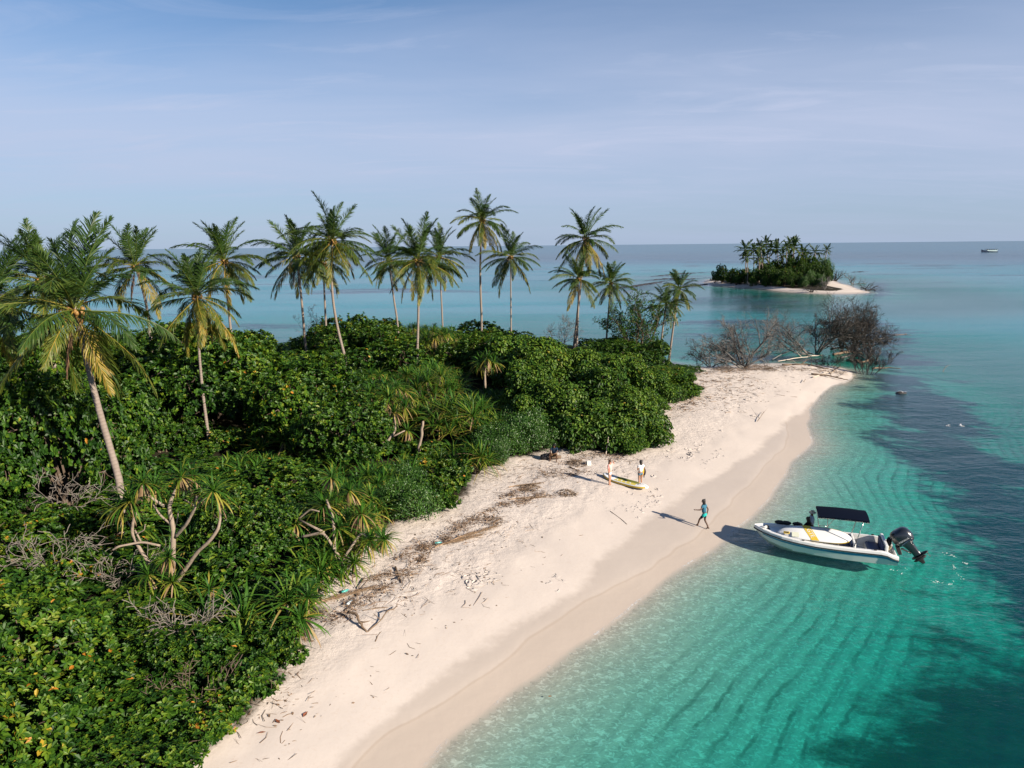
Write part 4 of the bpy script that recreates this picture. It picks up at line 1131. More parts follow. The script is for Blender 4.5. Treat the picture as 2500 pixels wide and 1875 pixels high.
dead_tree('grey leafless tree with a pale forked trunk standing on the spit', b, 1, [((0, 0, -.2), (-.3, .2, 4.6)), ((.1, 0, -.2), (1.9, .3, 5.0)), ((0, 0, 0), (-3.2, .5, 3.4)), ((-.2, 0, 0), (-3.8, -.4, 1.8)), ((0, 0, 0), (2.6, .8, 2.2)), ((0, 0, 0), (-1.8, 1.0, 4.0))], 3, (9, 8, 6), rad0=.13, curl=.2)
b = at(1535, 792)
dead_tree('low bare grey bush between the green thicket and the pale forked dead tree', b, 2, [((0, 0, -.2), (-1.6, 0, 2.6)), ((0, 0, -.2), (-2.6, .4, 1.4)), ((.3, 0, -.2), (1.2, .3, 2.8)), ((.2, 0, 0), (2.4, 0, 1.6)), ((0, 0, 0), (-.4, .5, 3.0))], 3, (8, 7, 5), M_DEADD, rad0=.07, name='bare_bush', cat='bare bush')
b = at(1762, 762, .0)
dead_tree('tallest leafless tree of the spit, thin dark crown above the far sandbank', b, 3, [((0, 0, -.4), (.6, .4, 6.6)), ((0, 0, -.3), (2.4, .8, 5.2)), ((.1, 0, -.3), (-.2, .8, 4.6)), ((.2, 0, -.3), (4.0, .6, 4.2))], 3, (10, 9, 7), M_DEAD, M_DEADD, rad0=.11, curl=.2)
b = at(1748, 766, .0)
dead_tree('fallen pale tree fanning bare branches low to the west over the water', b, 4, [((0, 0, -.2), (-4.6, .6, 3.6)), ((0, 0, -.2), (-5.4, .3, 1.7)), ((0, 0, -.1), (-5.0, -.5, .6)), ((0, 0, -.2), (-3.2, .8, 4.4))], 3, (8, 6, 5), M_DEAD, rad0=.10, curl=.18)
b = at(1835, 758, .0)
dead_tree('huge toppled tree, dense dark dome of bare twigs at the tip of the spit', b, 5, [((0, 0, -.4), (1.8, .6, 4.6)), ((-.8, 0, -.3), (-1.8, .3, 4.2)), ((.5, 0, -.3), (4.0, .4, 3.6)), ((.5, 0, -.3), (4.8, .2, 1.9)), ((0, 0, -.2), (3.0, 1.4, 4.2)), ((-1, 0, -.2), (.4, .9, 4.9)), ((.2, .5, -.2), (2.4, -.3, 3.9)), ((0, -.3, -.2), (-3.2, -.2, 2.6)), ((0, -.3, -.2), (1.0, -.8, 2.9))], 3, (11, 10, 7), M_DEAD, M_DEADD, rad0=.13, curl=.22)
b = at(1872, 806, .0)
dead_tree('brown upright twig thicket with bleached roots standing in the shallows', b, 6, [((a * .5, c * .3, -.2), (a * 1.3, c * .7, 3.1 - abs(a) * .7)) for a, c in ((-1, 0), (-.5, .6), (0, -.4), (.4, .5), (.9, 0), (1.5, -.2), (-1.5, .3), (.2, .1))], 3, (9, 8, 5), M_DEAD, M_DEADD, rad0=.06, curl=.16, ratio=.45, up=.3)
b = at(1790, 792)
dead_tree('small rust-brown bare bush on the sand in front of the toppled trees', b, 7, [((a * .4, c * .3, -.1), (a, c * .5, 1.3)) for a, c in ((-1.4, 0), (-.7, .6), (0, -.4), (.6, .5), (1.3, 0))], 3, (6, 6, 4), M_DEADD, rad0=.04, ratio=.5, name='bare_bush', cat='bare bush')
b = PY(*D((1216, 742))[0], 93)
dead_tree('bare grey twiggy bush against the sea behind the round-headed palm', b, 8, [((0, 0, -1), (-.9, 0, 3.6)), ((0, 0, -1), (.8, .3, 4.0)), ((0, 0, -1), (0, .2, 4.3))], 3, (7, 6, 5), M_DEAD, rad0=.06, name='bare_bush', cat='bare bush')
b = PY(*D((690, 715))[0], 84)
dead_tree('bare branches poking out of the thicket beside the curved palm', b, 9, [((0, 0, -1), (-2.2, 0, 2.2)), ((0, 0, -1), (-.8, .3, 3.0))], 3, (5, 5, 4), M_DEAD, rad0=.05, name='bare_bush', cat='bare bush')
M_GREYT = simple('grey_dry_twigs', (0.17, 0.15, 0.13), .9, .2, .25, 4)
for k, (x, y, z, sc, lab) in enumerate([(150, 1075, 3.7, .75, 'tangle of bare pale twigs sprawled over the glossy shrubs left of the forked screw pine'), (95, 1195, 3.5, .75, 'second pale twig tangle, lower on the shrubs near the picture edge'),
                                       (255, 1235, 2.2, .6, 'bare forked twigs in the dark hollow below the forked screw pine'), (395, 1345, 2.5, .6, 'bare twigs sticking out of the shrubs above the leaf-strewn corner'), (440, 1500, 1.5, .6, 'wiry dark twigs trailing over the leaf-strewn sand corner')]):
    b = at(x, y, z)
    dead_tree(lab, b, 30 + k, [((0, 0, -.5), (-1.5 * sc, .2, .9)), ((.1, 0, -.5), (1.5 * sc, -.1, .8)), ((0, 0, -.5), (.7 * sc, -.6, .7)), ((0, .1, -.5), (-.9 * sc, -.5, .8)), ((-.3, 0, -.5), (-1.9 * sc, -.3, .7)), ((.3, 0, -.5), (1.8 * sc, .4, .9))], 2, (5, 4), M_GREYT if k != 4 else M_BARK, rad0=.007, curl=.16, ratio=.60, up=-.02, name='bare_twigs', cat='dead branches', group='bare twigs over the near shrubs')
# the airy tree
b = PY(*D((1378, 770))[0], 78); gz_ = ground_z(b[0], 78); b = np.array([b[0], 78, gz_])
root = thing('airy_tree', 'airy thin-leaved tree with see-through crown behind the drooping-leaved trees', 'tree', b)
A, B, tips = branch_tree(77, [((0, 0, -.2), (-1.6, 0, 5.6)), ((0, 0, -.2), (1.5, .3, 5.9)), ((0, 0, -.2), (.2, .5, 6.8)), ((0, 0, -.2), (3.4, -.3, 4.8)), ((0, 0, -.2), (-3.4, .2, 4.6))], 3, (7, 6, 4), .2, .5, .10, .05)
A.part('trunk', M_BARK, root, True); B.part('twigs', M_BARK, root)['kind'] = 'stuff'
tp = np.array([t[0] for t in tips]); tp = tp[tp[:, 2] > 1.5]
r = np.random.default_rng(5); k = 7
bp = np.repeat(tp, k, 0) + r.normal(size=(len(tp) * k, 3)) * .16
o = link('crown', leaves_mesh('airy_leaves', bp, r.normal(size=bp.shape), norm(r.normal(size=bp.shape) * .6 + [0, 0, 1]), r.uniform(.16, .26, len(bp)), r.uniform(.09, .14, len(bp)), np.clip(r.normal(.5, .15, len(bp)), 0, .94), M_LEAF), root)
o['kind'] = 'stuff'

# --- logs and branches lying about: every one a thing
def stick(label, pts, r0, r1, mat, name='driftwood_branch', cat='driftwood', z=.04, twigs=0, seed=0, group='driftwood on the beach', lift=None):
    w = [at(*p) for p in pts] if lift is None else [at(*p) + np.array([0, 0, l]) for p, l in zip(pts, lift)]
    w = np.array(w); base = w[0].copy(); q = w - base; q[:, 2] += z
    n = len(q); t = np.linspace(0, n - 1, (n - 1) * 5 + 1); q = np.stack([np.interp(t, np.arange(n), q[:, k]) for k in range(3)], 1)
    rr = np.random.default_rng(700 + seed)
    q[1:-1] = (q[:-2] + 2 * q[1:-1] + q[2:]) / 4; q[1:-1] += rr.normal(size=q[1:-1].shape) * r0 * .25
    m = MB(); m.tube(q, np.linspace(r0, r1, len(q)) * (1 + .12 * rr.normal(size=len(q))), 7)
    root = m.mesh(name, mat, True); o = link(name, root); o.location = base
    tag(o, label, cat, group)
    for i in range(twigs):
        j = int(rr.uniform(.25, .95) * (len(q) - 1)); d = norm((q[min(j + 1, len(q) - 1)] - q[j - 1])[None])[0]
        sd = norm((d * .6 + rr.normal(size=3) * [.8, .8, .35] + [0, 0, .25])[None])[0]
        mm = MB(); L = np.linalg.norm(q[-1]) * rr.uniform(.15, .35)
        mm.tube(np.array([q[j], q[j] + sd * L * .5, q[j] + sd * L + rr.normal(size=3) * L * .15]), [r1 * 1.2, r1 * .8, r1 * .3], 5)
        mm.part('twig', mat, o, True)
    return o
def Z5(x, y): return ((750 + x * .15822) / DS, (1350 + y * .15822) / DS)
stick('bent brown driftwood branch, thick end of the fork on the pale sand', [Z5(640, 1025), Z5(770, 1085), Z5(815, 1160), Z5(930, 1240)], .055, .035, M_DRIFT, lift=[.25, .32, .2, 0], seed=1, twigs=1)
stick('long dark driftwood branch meeting the bent brown one at its foot', [Z5(935, 1235), Z5(1140, 1095), Z5(1240, 1010), Z5(1350, 930), Z5(1390, 870)], .03, .015, M_DRIFT, lift=[0, .12, .25, .15, .1], seed=2, twigs=3)
stick('curved stick put for a thin shadow-like line on the sand seaward of the fork', [Z5(1050, 1390), Z5(1090, 1290), Z5(1270, 1120)], .022, .018, M_DRIFT, seed=3)  # stick added where a thin dark shadow-like line crosses the sand
stick('straight thin stick lying above the driftwood fork', [Z5(850, 905), Z5(1050, 870), Z5(1240, 850)], .018, .014, M_DRIFT, seed=4, twigs=2)
stick('stout dark stick across the wrack line above the fork', [Z5(1360, 230), Z5(1410, 350), Z5(1460, 470)], .045, .03, M_DRIFT, seed=5, twigs=2)
stick('crooked dark stick beside the dry palm frond', [Z5(880, 400), Z5(800, 540), Z5(760, 680)], .025, .018, M_DRIFT, seed=6, twigs=2)
stick('thin pale root lying below the curved shadow-line stick', [Z5(660, 1405), Z5(800, 1420), Z5(1030, 1410)], .014, .010, M_DEAD, seed=7)
stick('short stick pointing out of the shrubs beside the dry palm frond', [Z5(200, 695), Z5(290, 785)], .03, .02, M_DRIFT, seed=8)
def Z6(x, y): return ((1280 + x * .22604) / DS, (1060 + y * .22604) / DS)
stick('dark branch lying in front of the white box', [Z6(490, 365), Z6(590, 400), Z6(680, 425)], .05, .03, M_DRIFT, seed=9, twigs=3)
stick('pale bone-coloured log end beside the round twig pile', [Z6(340, 720), Z6(400, 705), Z6(450, 690)], .06, .04, M_BLEACH, seed=10)
stick('fine straight stick lying on the sand toward the walking person', [Z6(930, 840), Z6(1040, 920), Z6(1110, 980)], .012, .010, M_DRIFT, seed=11)
stick('thin upright pole standing before the drooping-leaved trees', [(1309, 983), (1311, 981), (1314, 979)], .035, .02, M_BLEACH, name='upright_pole', cat='pole', lift=[0, .5, 1.05], seed=12)
stick('pale bare leaning trunk poking from the screw pines at the beach edge', [(905, 998), (910, 998), (917, 998)], .11, .07, M_PALE, name='wooden_snag', cat='snag', lift=[.2, 1.3, 2.5], seed=13)
stick('short rotten stump showing in the leaves of the beach-corner trees', [(1408, 960), (1410, 958)], .10, .06, M_DRIFT, name='tree_stump', cat='stump', lift=[0, 1.2], seed=14)
for k, (pts, r0, r1, mt, lab) in enumerate([
    ([(1668, 778), (1700, 762), (1722, 755)], .08, .045, M_DEAD, 'grey crooked branch lying in the shallows left of the toppled trees'),
    ([(1728, 757), (1748, 765), (1760, 770)], .10, .06, M_DEAD, 'grey limb ending at the foot of the pale fallen tree'),
    ([(1680, 783), (1720, 776), (1775, 770)], .06, .04, M_BLEACH, 'long thin bleached pole on the wet sand behind the rust-brown bush'),
    ([(1690, 790), (1740, 789), (1790, 800)], .10, .06, M_DRIFT, 'dark log lying across the sand before the rust-brown bush'),
    ([(1800, 768), (1835, 762), (1862, 766)], .16, .12, M_DRIFT, 'thick dark log jammed under the twig dome'),
    ([(1795, 757), (1820, 752), (1850, 757)], .14, .10, M_DRIFT, 'log on top of the pile under the twig dome'),
    ([(1830, 780), (1858, 786), (1880, 782)], .16, .12, M_DRIFT, 'log at the seaward foot of the log pile'),
    ([(1815, 775), (1840, 770), (1868, 776)], .10, .08, M_DEAD, 'grey split log inside the log pile'),
    ([(1884, 799), (1915, 797), (1946, 799)], .12, .03, M_DRIFT, 'straight dark log pointing out to sea from the spit tip'),
    ([(1905, 722), (1935, 726), (1958, 724)], .09, .04, M_DRIFT, 'half-sunk branch trailing in the sea right of the twig dome'),
    ([(1752, 810), (1785, 814), (1812, 820), (1832, 824)], .09, .04, M_DRIFT, 'long curved driftwood lying at the waterline of the spit'),
    ([(1755, 818), (1790, 806), (1830, 812)], .05, .03, M_BLEACH, 'thin pale branch crossing the curved driftwood at the waterline'),
    ([(1795, 808), (1800, 804), (1815, 795)], .05, .03, M_DRIFT, 'forked twig rising by the curved driftwood at the waterline'),
    ([(1636, 913), (1643, 905), (1650, 893)], .025, .012, M_DRIFT, 'small bare twig lying alone on the smooth upper sand'),
    ([(1736, 828), (1740, 822)], .03, .02, M_DRIFT, 'tiny dark stick upright on the sand near the spit')]):
    stick(lab, pts, r0, r1, mt, lift=[.05 + .03 * (k % 3)] + [.12] * (len(pts) - 1), twigs=3 if k not in (8, 14) else 0, seed=30 + k, group='driftwood on the sand spit')
stick('bare twig sticking up out of the open water right of the spit', [(2036, 803), (2042, 799), (2052, 797)], .03, .012, M_DRIFT, lift=[-.1, .3, .45], twigs=1, seed=60, group='driftwood on the sand spit')

# --- round piles of fibres and dry fronds
def pile(label, x, y, R, n, seed, mat, name='twig_pile'):
    b = at(x, y); r = np.random.default_rng(seed); m = MB(); n = int(n * .42)
    for i in range(n):
        a = r.uniform(0, 6.28); q = R * math.sqrt(r.uniform()); c = np.array([q * math.cos(a), q * math.sin(a), r.uniform(0, .5) * (R - q) + .02])
        d = np.array([r.normal(), r.normal(), r.normal() * .25]); d = d / np.linalg.norm(d) * r.uniform(.15, .4) * R
        m.tube(np.array([c - d, c + [0, 0, .05 * r.uniform()], c + d]), [.008, .014, .006], 3, r.uniform(), False)
    o = m.part(name, mat, None); o.location = b; tag(o, label, 'twig pile', 'heaps of twigs and fibre on the beach'); return o
pile('round grey-brown heap of tangled twigs on the open sand', *Z6(455, 650), .62, 260, 1, M_DRIFT)
pile('brown heap of seaweed fibre at the picture side of the round twig heap', *Z6(60, 590), .6, 220, 2, M_DRIFT)
pile('dark heap of leaf litter beside the white box', *Z6(560, 325), .7, 240, 3, M_DRIFT)
pile('brown fibre heap on the beach beyond the twin trees near the white sand bend', 1500, 838, 1.0, 240, 4, M_DRIFT)
pile('long low heap of brown sticks at the root of the grey leafless tree', 1640, 798, 1.7, 300, 5, M_DRIFT)
pile('twig heap at the root of the low bare bush on the spit', 1565, 800, 1.3, 240, 6, M_DRIFT)
def dry_frond():
    r = np.random.default_rng(3); m = MB()
    m.tube(np.array([(x, .05 * math.sin(x * 2), .05 + .02 * math.sin(x * 3)) for x in np.linspace(0, 2.7, 12)]), np.linspace(.035, .006, 12), 5, .6)
    for i in range(90):
        x = .3 + 2.3 * (i // 2) / 45; sd = 1 if i % 2 else -1; a = sd * math.radians(r.uniform(7, 22)); L = r.uniform(.45, .8) * (1 - .25 * x / 2.7)
        d = np.array([math.cos(a), math.sin(a), 0]); s_ = np.array([-math.sin(a), math.cos(a), 0]) * .016; b0 = np.array([x, .05 * math.sin(x * 2), .05]); z = r.uniform(.0, .07)
        m.add([b0 - s_, b0 + s_, b0 + d * L * .6 + s_ + [0, 0, z], b0 + d * L * .6 - s_ + [0, 0, z], b0 + d * L + [0, 0, -.03]], [[0, 1, 2, 3]], [[3, 2, 4]])
    return m.mesh('fallen_frond', simple('straw_frond', (0.34, 0.23, 0.14), .85, .2, .4, 4))
DRYFR = dry_frond()
for x, y, rz, s, lab in ((*Z5(440, 720), .62, .95, 'dry tan palm frond lying on the sand under the screw pine stilts'), (1015, 1158, .72, 1.0, 'dry palm frond in the thickest part of the wrack line'),
                         (985, 1172, .60, .9, 'second dry palm frond overlapping the wrack line beside the first'), (1130, 1050, .35, .7, 'dry frond scrap at the upper end of the wrack line'), (1135, 1078, .2, .7, 'dry frond scrap below the upper end of the wrack line')):
    b = at(x, y); o = link('fallen_frond', DRYFR); o.rotation_euler = (0, 0, rz); o.scale = (s, s, s)
    o.location = b + np.array([-math.cos(rz) * 1.2 * s, -math.sin(rz) * 1.2 * s, .02]); tag(o, lab, 'palm frond', 'dry palm fronds on the sand')

# --- wrack: sticks, fibre and leaf scraps nobody could count
def wrack():
    r = np.random.default_rng(8); m = MB()
    def Z3(x, y): return ((700 + x * .31646) / DS, (1150 + y * .31646) / DS)
    lines = [([Z3(270, 1160), Z3(430, 1130), Z3(520, 1030), Z3(600, 980), Z3(700, 930), Z3(860, 890)], 700, .32), ([Z3(640, 860), Z3(760, 800), Z3(930, 810), Z3(980, 760), Z3(1040, 690), Z3(1090, 590), Z3(1230, 540), Z3(1320, 450), Z3(1420, 390), Z3(1560, 320), Z3(1650, 265), Z3(1740, 262), Z3(1850, 228), Z3(1950, 188), Z3(2050, 200), Z3(2180, 185)], 2600, .26),
             ([Z3(1650, 210), Z3(1780, 170), Z3(1900, 120)], 500, .25), ([Z3(1480, 350), Z3(1650, 380), Z3(1560, 430)], 420, .3), ([Z3(800, 690), Z3(1000, 640), Z3(1060, 560)], 350, .3),
             ([Z6(180, 440), Z6(330, 430), Z6(470, 440), Z6(650, 410)], 500, .5), ([Z6(480, 330), Z6(620, 260), Z6(760, 220), Z6(1000, 250), Z6(1180, 290)], 700, .5),
             ([(1415, 905), (1440, 890), (1480, 880), (1520, 850)], 420, .8), ([(1480, 850), (1500, 830), (1560, 822), (1600, 815)], 500, .9), ([(1560, 805), (1620, 800), (1700, 796), (1760, 800), (1830, 806)], 1000, 1.0), ([(1480, 815), (1540, 806), (1580, 802)], 300, .8), ([(1780, 780), (1830, 775), (1880, 785)], 700, 1.2)]
    scat = [((760, 1330), (1150, 1040), 900, 2.2), ((1130, 1020), (1330, 1000), 500, 1.6), ((1430, 900), (1640, 810), 500, 2.0), ((520, 1570), (640, 1450), 220, 1.1), ((700, 1400), (840, 1280), 300, 1.0)]
    pts = []
    for ln, n, wd in lines:
        w = np.array([at(*p) for p in ln]); seg = np.concatenate([[0], np.cumsum(np.linalg.norm(np.diff(w, axis=0), axis=1))])
        n = int(n * .55); u = r.uniform(0, seg[-1], n)
        # bunch the pieces together
        u = u + .35 * np.sin(u * 5.1) * r.uniform(0, 1, n); u = np.clip(u, 0, seg[-1])
        q = np.stack([np.interp(u, seg, w[:, k]) for k in range(2)], 1) + r.normal(size=(n, 2)) * wd * r.uniform(.3, 1.3, (n, 1))
        pts += [(a, b_, 1) for a, b_ in q]
    for a, b_, n, wd in scat:
        A_, B_ = at(*a), at(*b_); t = r.uniform(0, 1, n)[:, None]
        q = A_[:2] * (1 - t) + B_[:2] * t + r.normal(size=(n, 2)) * wd
        pts += [(x, y, 0) for x, y in q]
    xy = np.array(pts); z, dA, dB, off = terrain(xy[:, 0], xy[:, 1], True)
    wd_ = sdpoly(xy[:, 0], xy[:, 1], smooth_poly(WET, 2)); vv = sdpoly(xy[:, 0], xy[:, 1], VEGP)
    for (x, y, l), zz_, d, w_, v_ in zip(pts, z, dA, wd_, vv):
        if d < .4 or (w_ > -.8 and y < 60) or v_ > 1.2: continue
        far = y > 55; c = np.array([x, y, zz_ + .03 + (r.uniform(0, .07) if l else 0)])
        if r.uniform() < .55:
            L = r.uniform(.06, .30) * (1.6 if far else 1) * (1 if r.uniform() < .93 else 2.2); a = r.uniform(0, 6.28); e = r.normal() * .15
            d_ = np.array([math.cos(a), math.sin(a), e]) * L; rr = r.uniform(.004, .011) * (1.7 if far else 1)
            bend = np.array([-d_[1], d_[0], 0]) * r.normal() * .25
            m.tube(np.array([c - d_, c + bend, c + d_]), [rr, rr, rr * .5], 3, r.uniform(0, 1), False)
        else:
            s = r.uniform(.025, .075) * (1.6 if far else 1); a = r.uniform(0, 6.28); u_ = np.array([math.cos(a), math.sin(a), r.normal() * .3]) * s; v2 = np.array([-math.sin(a), math.cos(a), r.normal() * .4]) * s * .55
            m.add([c - u_, c + v2, c + u_ + [0, 0, .01], c - v2], [[0, 1, 2, 3]], None, r.uniform(0, 1))
    mt, nt, out = newmat('wrack_brown'); n = N(nt)
    nt.links.new(n.bsdf(n.ramp(n.attr('tint'), [(0, (.06, .042, .03)), (.5, (.19, .125, .08)), (.8, (.28, .19, .125)), (1, (.38, .31, .25))]), .9, .15), out.inputs[0])
    o = m.part('wrack', mt); o['kind'] = 'stuff'; return o
wrack()
def beach_leaves():
    r = np.random.default_rng(18)
    for i, (x, y, lab) in enumerate([(565, 1465, 'curled red-brown fallen leaf on bare sand right below the straps of the fringe pine'), (660, 1545, 'single red-brown fallen leaf on open sand, the upper of two'), (645, 1562, 'lower of the two red-brown fallen leaves on open sand'), (598, 1575, 'brown fallen leaf at the edge of the leaf-strewn corner')]):
        pass
beach_leaves()

# --- footprints: pressed rims of sand
def footprints():
    r = np.random.default_rng(4); V_ = []; F_ = []; k = 0
    def patch(x0, y0, x1, y1, n): return [(r.uniform(x0, x1), r.uniform(y0, y1)) for _ in range(n)]
    P_ = []; WETP = smooth_poly(WET, 2)
    for cx, cy, sx, sy, n in ((1360, 1085, 60, 22, 70), (1395, 1075, 45, 40, 45), (1470, 985, 45, 42, 70), (1410, 960, 40, 40, 30), (1530, 930, 40, 45, 50), (1330, 1075, 40, 14, 30), (1385, 1150, 20, 16, 14), (1350, 1160, 12, 8, 8), (1195, 1260, 14, 26, 14), (1040, 1250, 50, 20, 22), (1600, 870, 60, 30, 50)):
        P_ += [(cx + r.normal() * sx * .6, cy + r.normal() * sy * .6) for _ in range(n)]
    for a, b_, n in (((1420, 1060), (1400, 1150), 14), ((1552, 955), (1545, 985), 10), ((1545, 985), (1500, 1010), 10), ((1240, 1240), (1420, 1160), 26), ((1560, 900), (1480, 1000), 24)):
        for t in np.linspace(0, 1, n): P_.append((a[0] + (b_[0] - a[0]) * t + r.normal() * 3, a[1] + (b_[1] - a[1]) * t + r.normal() * 2))
    for x, y in P_:
        p = at(x, y)
        if sdpoly(np.array([p[0]]), np.array([p[1]]), VEGP)[0] > 0: continue
        if sdpoly(np.array([p[0]]), np.array([p[1]]), WETP)[0] > -.5 or r.uniform() < .35: continue
        a = r.uniform(0, 6.28); L = r.uniform(.11, .16); W = r.uniform(.05, .07); n = 10
        th = np.arange(n) * 2 * np.pi / n; ex = np.array([math.cos(a), math.sin(a), 0]); ey = np.array([-math.sin(a), math.cos(a), 0])
        for s, h in ((2.1, -.015), (1.2, .020), (1.02, .019), (.9, -.02)):
            jit = 1 + .14 * r.normal(size=n)
            shift = np.array([SUN_DIR[0], SUN_DIR[1], 0]) * (.09 if s > 1.8 else (.02 if s > 1.1 else 0))
            V_.append(p + shift + (np.cos(th) * L * s * jit)[:, None] * ex + (np.sin(th) * (W * s + .012) * jit)[:, None] * ey + np.array([0, 0, h + .004]))
        for q in range(3):
            for i in range(n): F_.append([k + q * n + i, k + q * n + (i + 1) % n, k + (q + 1) * n + (i + 1) % n, k + (q + 1) * n + i])
        k += 4 * n
    me = mkmesh('footprints', np.concatenate(V_), F_, None, {'wet': np.full(k, -3.0), 'veg': np.full(k, -5.0), 'swash': np.full(k, 5.0)}, True, [M_SAND])
    o = link('footprints', me); o['kind'] = 'stuff'
footprints()

# ------------------------------------------------------------------ the far island
def ZI(x, y): return (1730 + x * .22604, 560 + y * .22604)
FAR_LM = []
FARP = [  # crown (zoomed pixels), lowest trunk in view, distance, size, label
 (400, 215, 400, 400, 238, 1.15, 'leftmost tall palm of the far island, standing clear of the others'), (415, 300, 420, 400, 236, .9, 'shorter far palm right in front of the leftmost tall one'),
 (485, 220, 490, 400, 244, .9, 'slender far palm between the leftmost palm and the dense palm clump'), (555, 185, 580, 370, 240, 1.1, 'far palm on a long leaning trunk in the dense clump'),
 (540, 300, 545, 400, 238, 1.0, 'low bushy far palm at the foot of the leaning one'), (600, 290, 560, 390, 242, .95, 'second low bushy far palm in the dense clump'),
 (622, 150, 640, 340, 250, 1.05, 'high far palm above the dense clump, near the horizon'), (670, 205, 655, 350, 244, 1.0, 'far palm just right of the high one in the clump'),
 (740, 210, 750, 355, 244, 1.2, 'broad-headed far palm in the middle of the island'), (805, 270, 800, 370, 240, .9, 'short far palm half sunk in the middle bushes'),
 (843, 185, 835, 400, 238, .85, 'thin far palm on the longest visible trunk'), (876, 150, 870, 260, 256, .95, 'small-headed far palm behind the longest trunk'),
 (925, 190, 905, 290, 250, 1.25, 'big dark far palm left of the topmost one'), (942, 108, 930, 190, 258, .7, 'topmost far palm, a tiny tuft above the horizon'),
 (1015, 240, 1010, 300, 250, 1.2, 'dark low far palm on the right shoulder of the island'), (1048, 250, 1048, 300, 254, .6, 'dead-headed far palm stub beside the dark low one'),
 (1148, 245, 1155, 310, 250, 1.1, 'yellowish far palm right of the shoulder'), (1278, 222, 1255, 355, 246, .7, 'lone far palm with a dry round head at the right end')]
for i, (cx, cy, ex, ey, Y, s, lab) in enumerate(FARP):
    palm(lab, ZI(cx, cy), ZI(ex, ey), Y, s * .80, 60 + i, False, .22, 0, 'palms on the far island', cat='palm tree', nuts=False)
for nm, x, y in (('the leftmost far palm', 400, 300), ('the dense far palm clump', 580, 300), ('the longest far trunk', 838, 330), ('the lone far palm', 1262, 310), ('the far white beach', 900, 650), ('the left far point', 60, 500), ('the far shoulder', 1100, 330), ('the brown far brush', 1380, 530)):
    q = ZI(x, y); FAR_LM.append((nm, *q))
fr_ = np.random.default_rng(9)
FAR_SH = [(150, 470, 75, 222), (70, 490, 45, 222), (250, 500, 70, 220), (345, 500, 75, 221), (440, 490, 75, 223), (530, 500, 80, 222), (630, 480, 85, 222), (720, 500, 80, 220), (820, 500, 80, 220), (900, 540, 60, 218),
          (690, 410, 80, 232), (790, 410, 80, 234), (600, 420, 70, 234), (900, 380, 90, 236), (1000, 400, 90, 236), (960, 470, 80, 226), (1080, 440, 90, 228), (1120, 360, 80, 240), (1030, 330, 75, 248), (900, 310, 60, 250),
          (1180, 420, 85, 232), (1250, 470, 75, 228), (1280, 410, 65, 236), (1130, 520, 60, 221), (1210, 540, 50, 221), (1020, 560, 50, 219), (300, 540, 50, 218), (480, 560, 45, 218), (620, 560, 50, 217), (740, 570, 45, 217)]
for i, (x, y, rp, Y) in enumerate(FAR_SH):
    px_ = ZI(x, y)[0]; Y = float(np.interp(px_, [q[0] for q in _far[:8]], [P(*q)[1] for q in _far[:8]])) + 2.8 + (Y - 217) * 1.15 + 7 * min(1, max(0, (x - 480) / 300))
    c = PY(*ZI(x, y), Y); R = rp * .22604 / FPX * Y * 1.12
    top = PY(*ZI(x, y - rp), Y)[2]; g = max(.3, ground_z(c[0], Y))
    sp = 'A' if i not in (22, 23, 24, 25) else 'C'
    shrub(sp, c[0], Y, R, max(1.5, top - g) * 1.02, 400 + i, far=True, lm=FAR_LM)
for k, (x, y, stems, lab, mt) in enumerate([
    (1370, 560, [((0, 0, -.2), (a, .3, 4.2 - abs(a) * .5)) for a in (-4, -2, -.5, 1, 2.5, 4.5)], 'brown leafless brush at the right end of the far island thicket', M_DEADD),
    (1100, 600, [((0, 0, -.2), (a, .3, 3.6 - abs(a) * .4)) for a in (-3, -1.4, 0, 1.6, 3)], 'thin bare bush in front of the far thicket', M_DEAD),
    (1120, 680, [((0, 0, -.2), (a, .3, 1.6)) for a in (-2.4, -1, .6, 2)], 'small dark root tangle at the waterline of the far beach', M_DEADD),
    (1250, 650, [((0, 0, -.2), (a, .3, 3.2)) for a in (-2, -.6, .8, 2)], 'see-through bare bush on the far sand, right of the dark root tangle', M_DEAD),
    (1560, 590, [((0, 0, -.2), (a, .3, 2.2)) for a in (-4, -2, 2, 4)], 'spread bare branches low on the right flank of the far beach', M_DEAD),
    (1720, 660, [((0, 0, 0), (a, .3, .9)) for a in (-5, -3, 3, 5)], 'fallen branch at the tip of the far sandbank', M_DEADD),
    (470, 620, [((0, 0, 0), (a, .2, 1.0)) for a in (-2.2, -1, 1.2, 2.4)], 'bleached fallen tree at the left foot of the far thicket', M_BLEACH),
    (600, 615, [((0, 0, 0), (a, .2, 1.8)) for a in (-1.5, .5, 2.2)], 'small bleached snag right of the fallen far tree', M_DEAD)]):
    p = G(*ZI(x, y)); dead_tree(lab, p, 50 + k, stems, 2, (7, 5), mt, rad0=.16, name='dead_bush', cat='bare bush', group='bare bushes on the far island', tmat=mt)
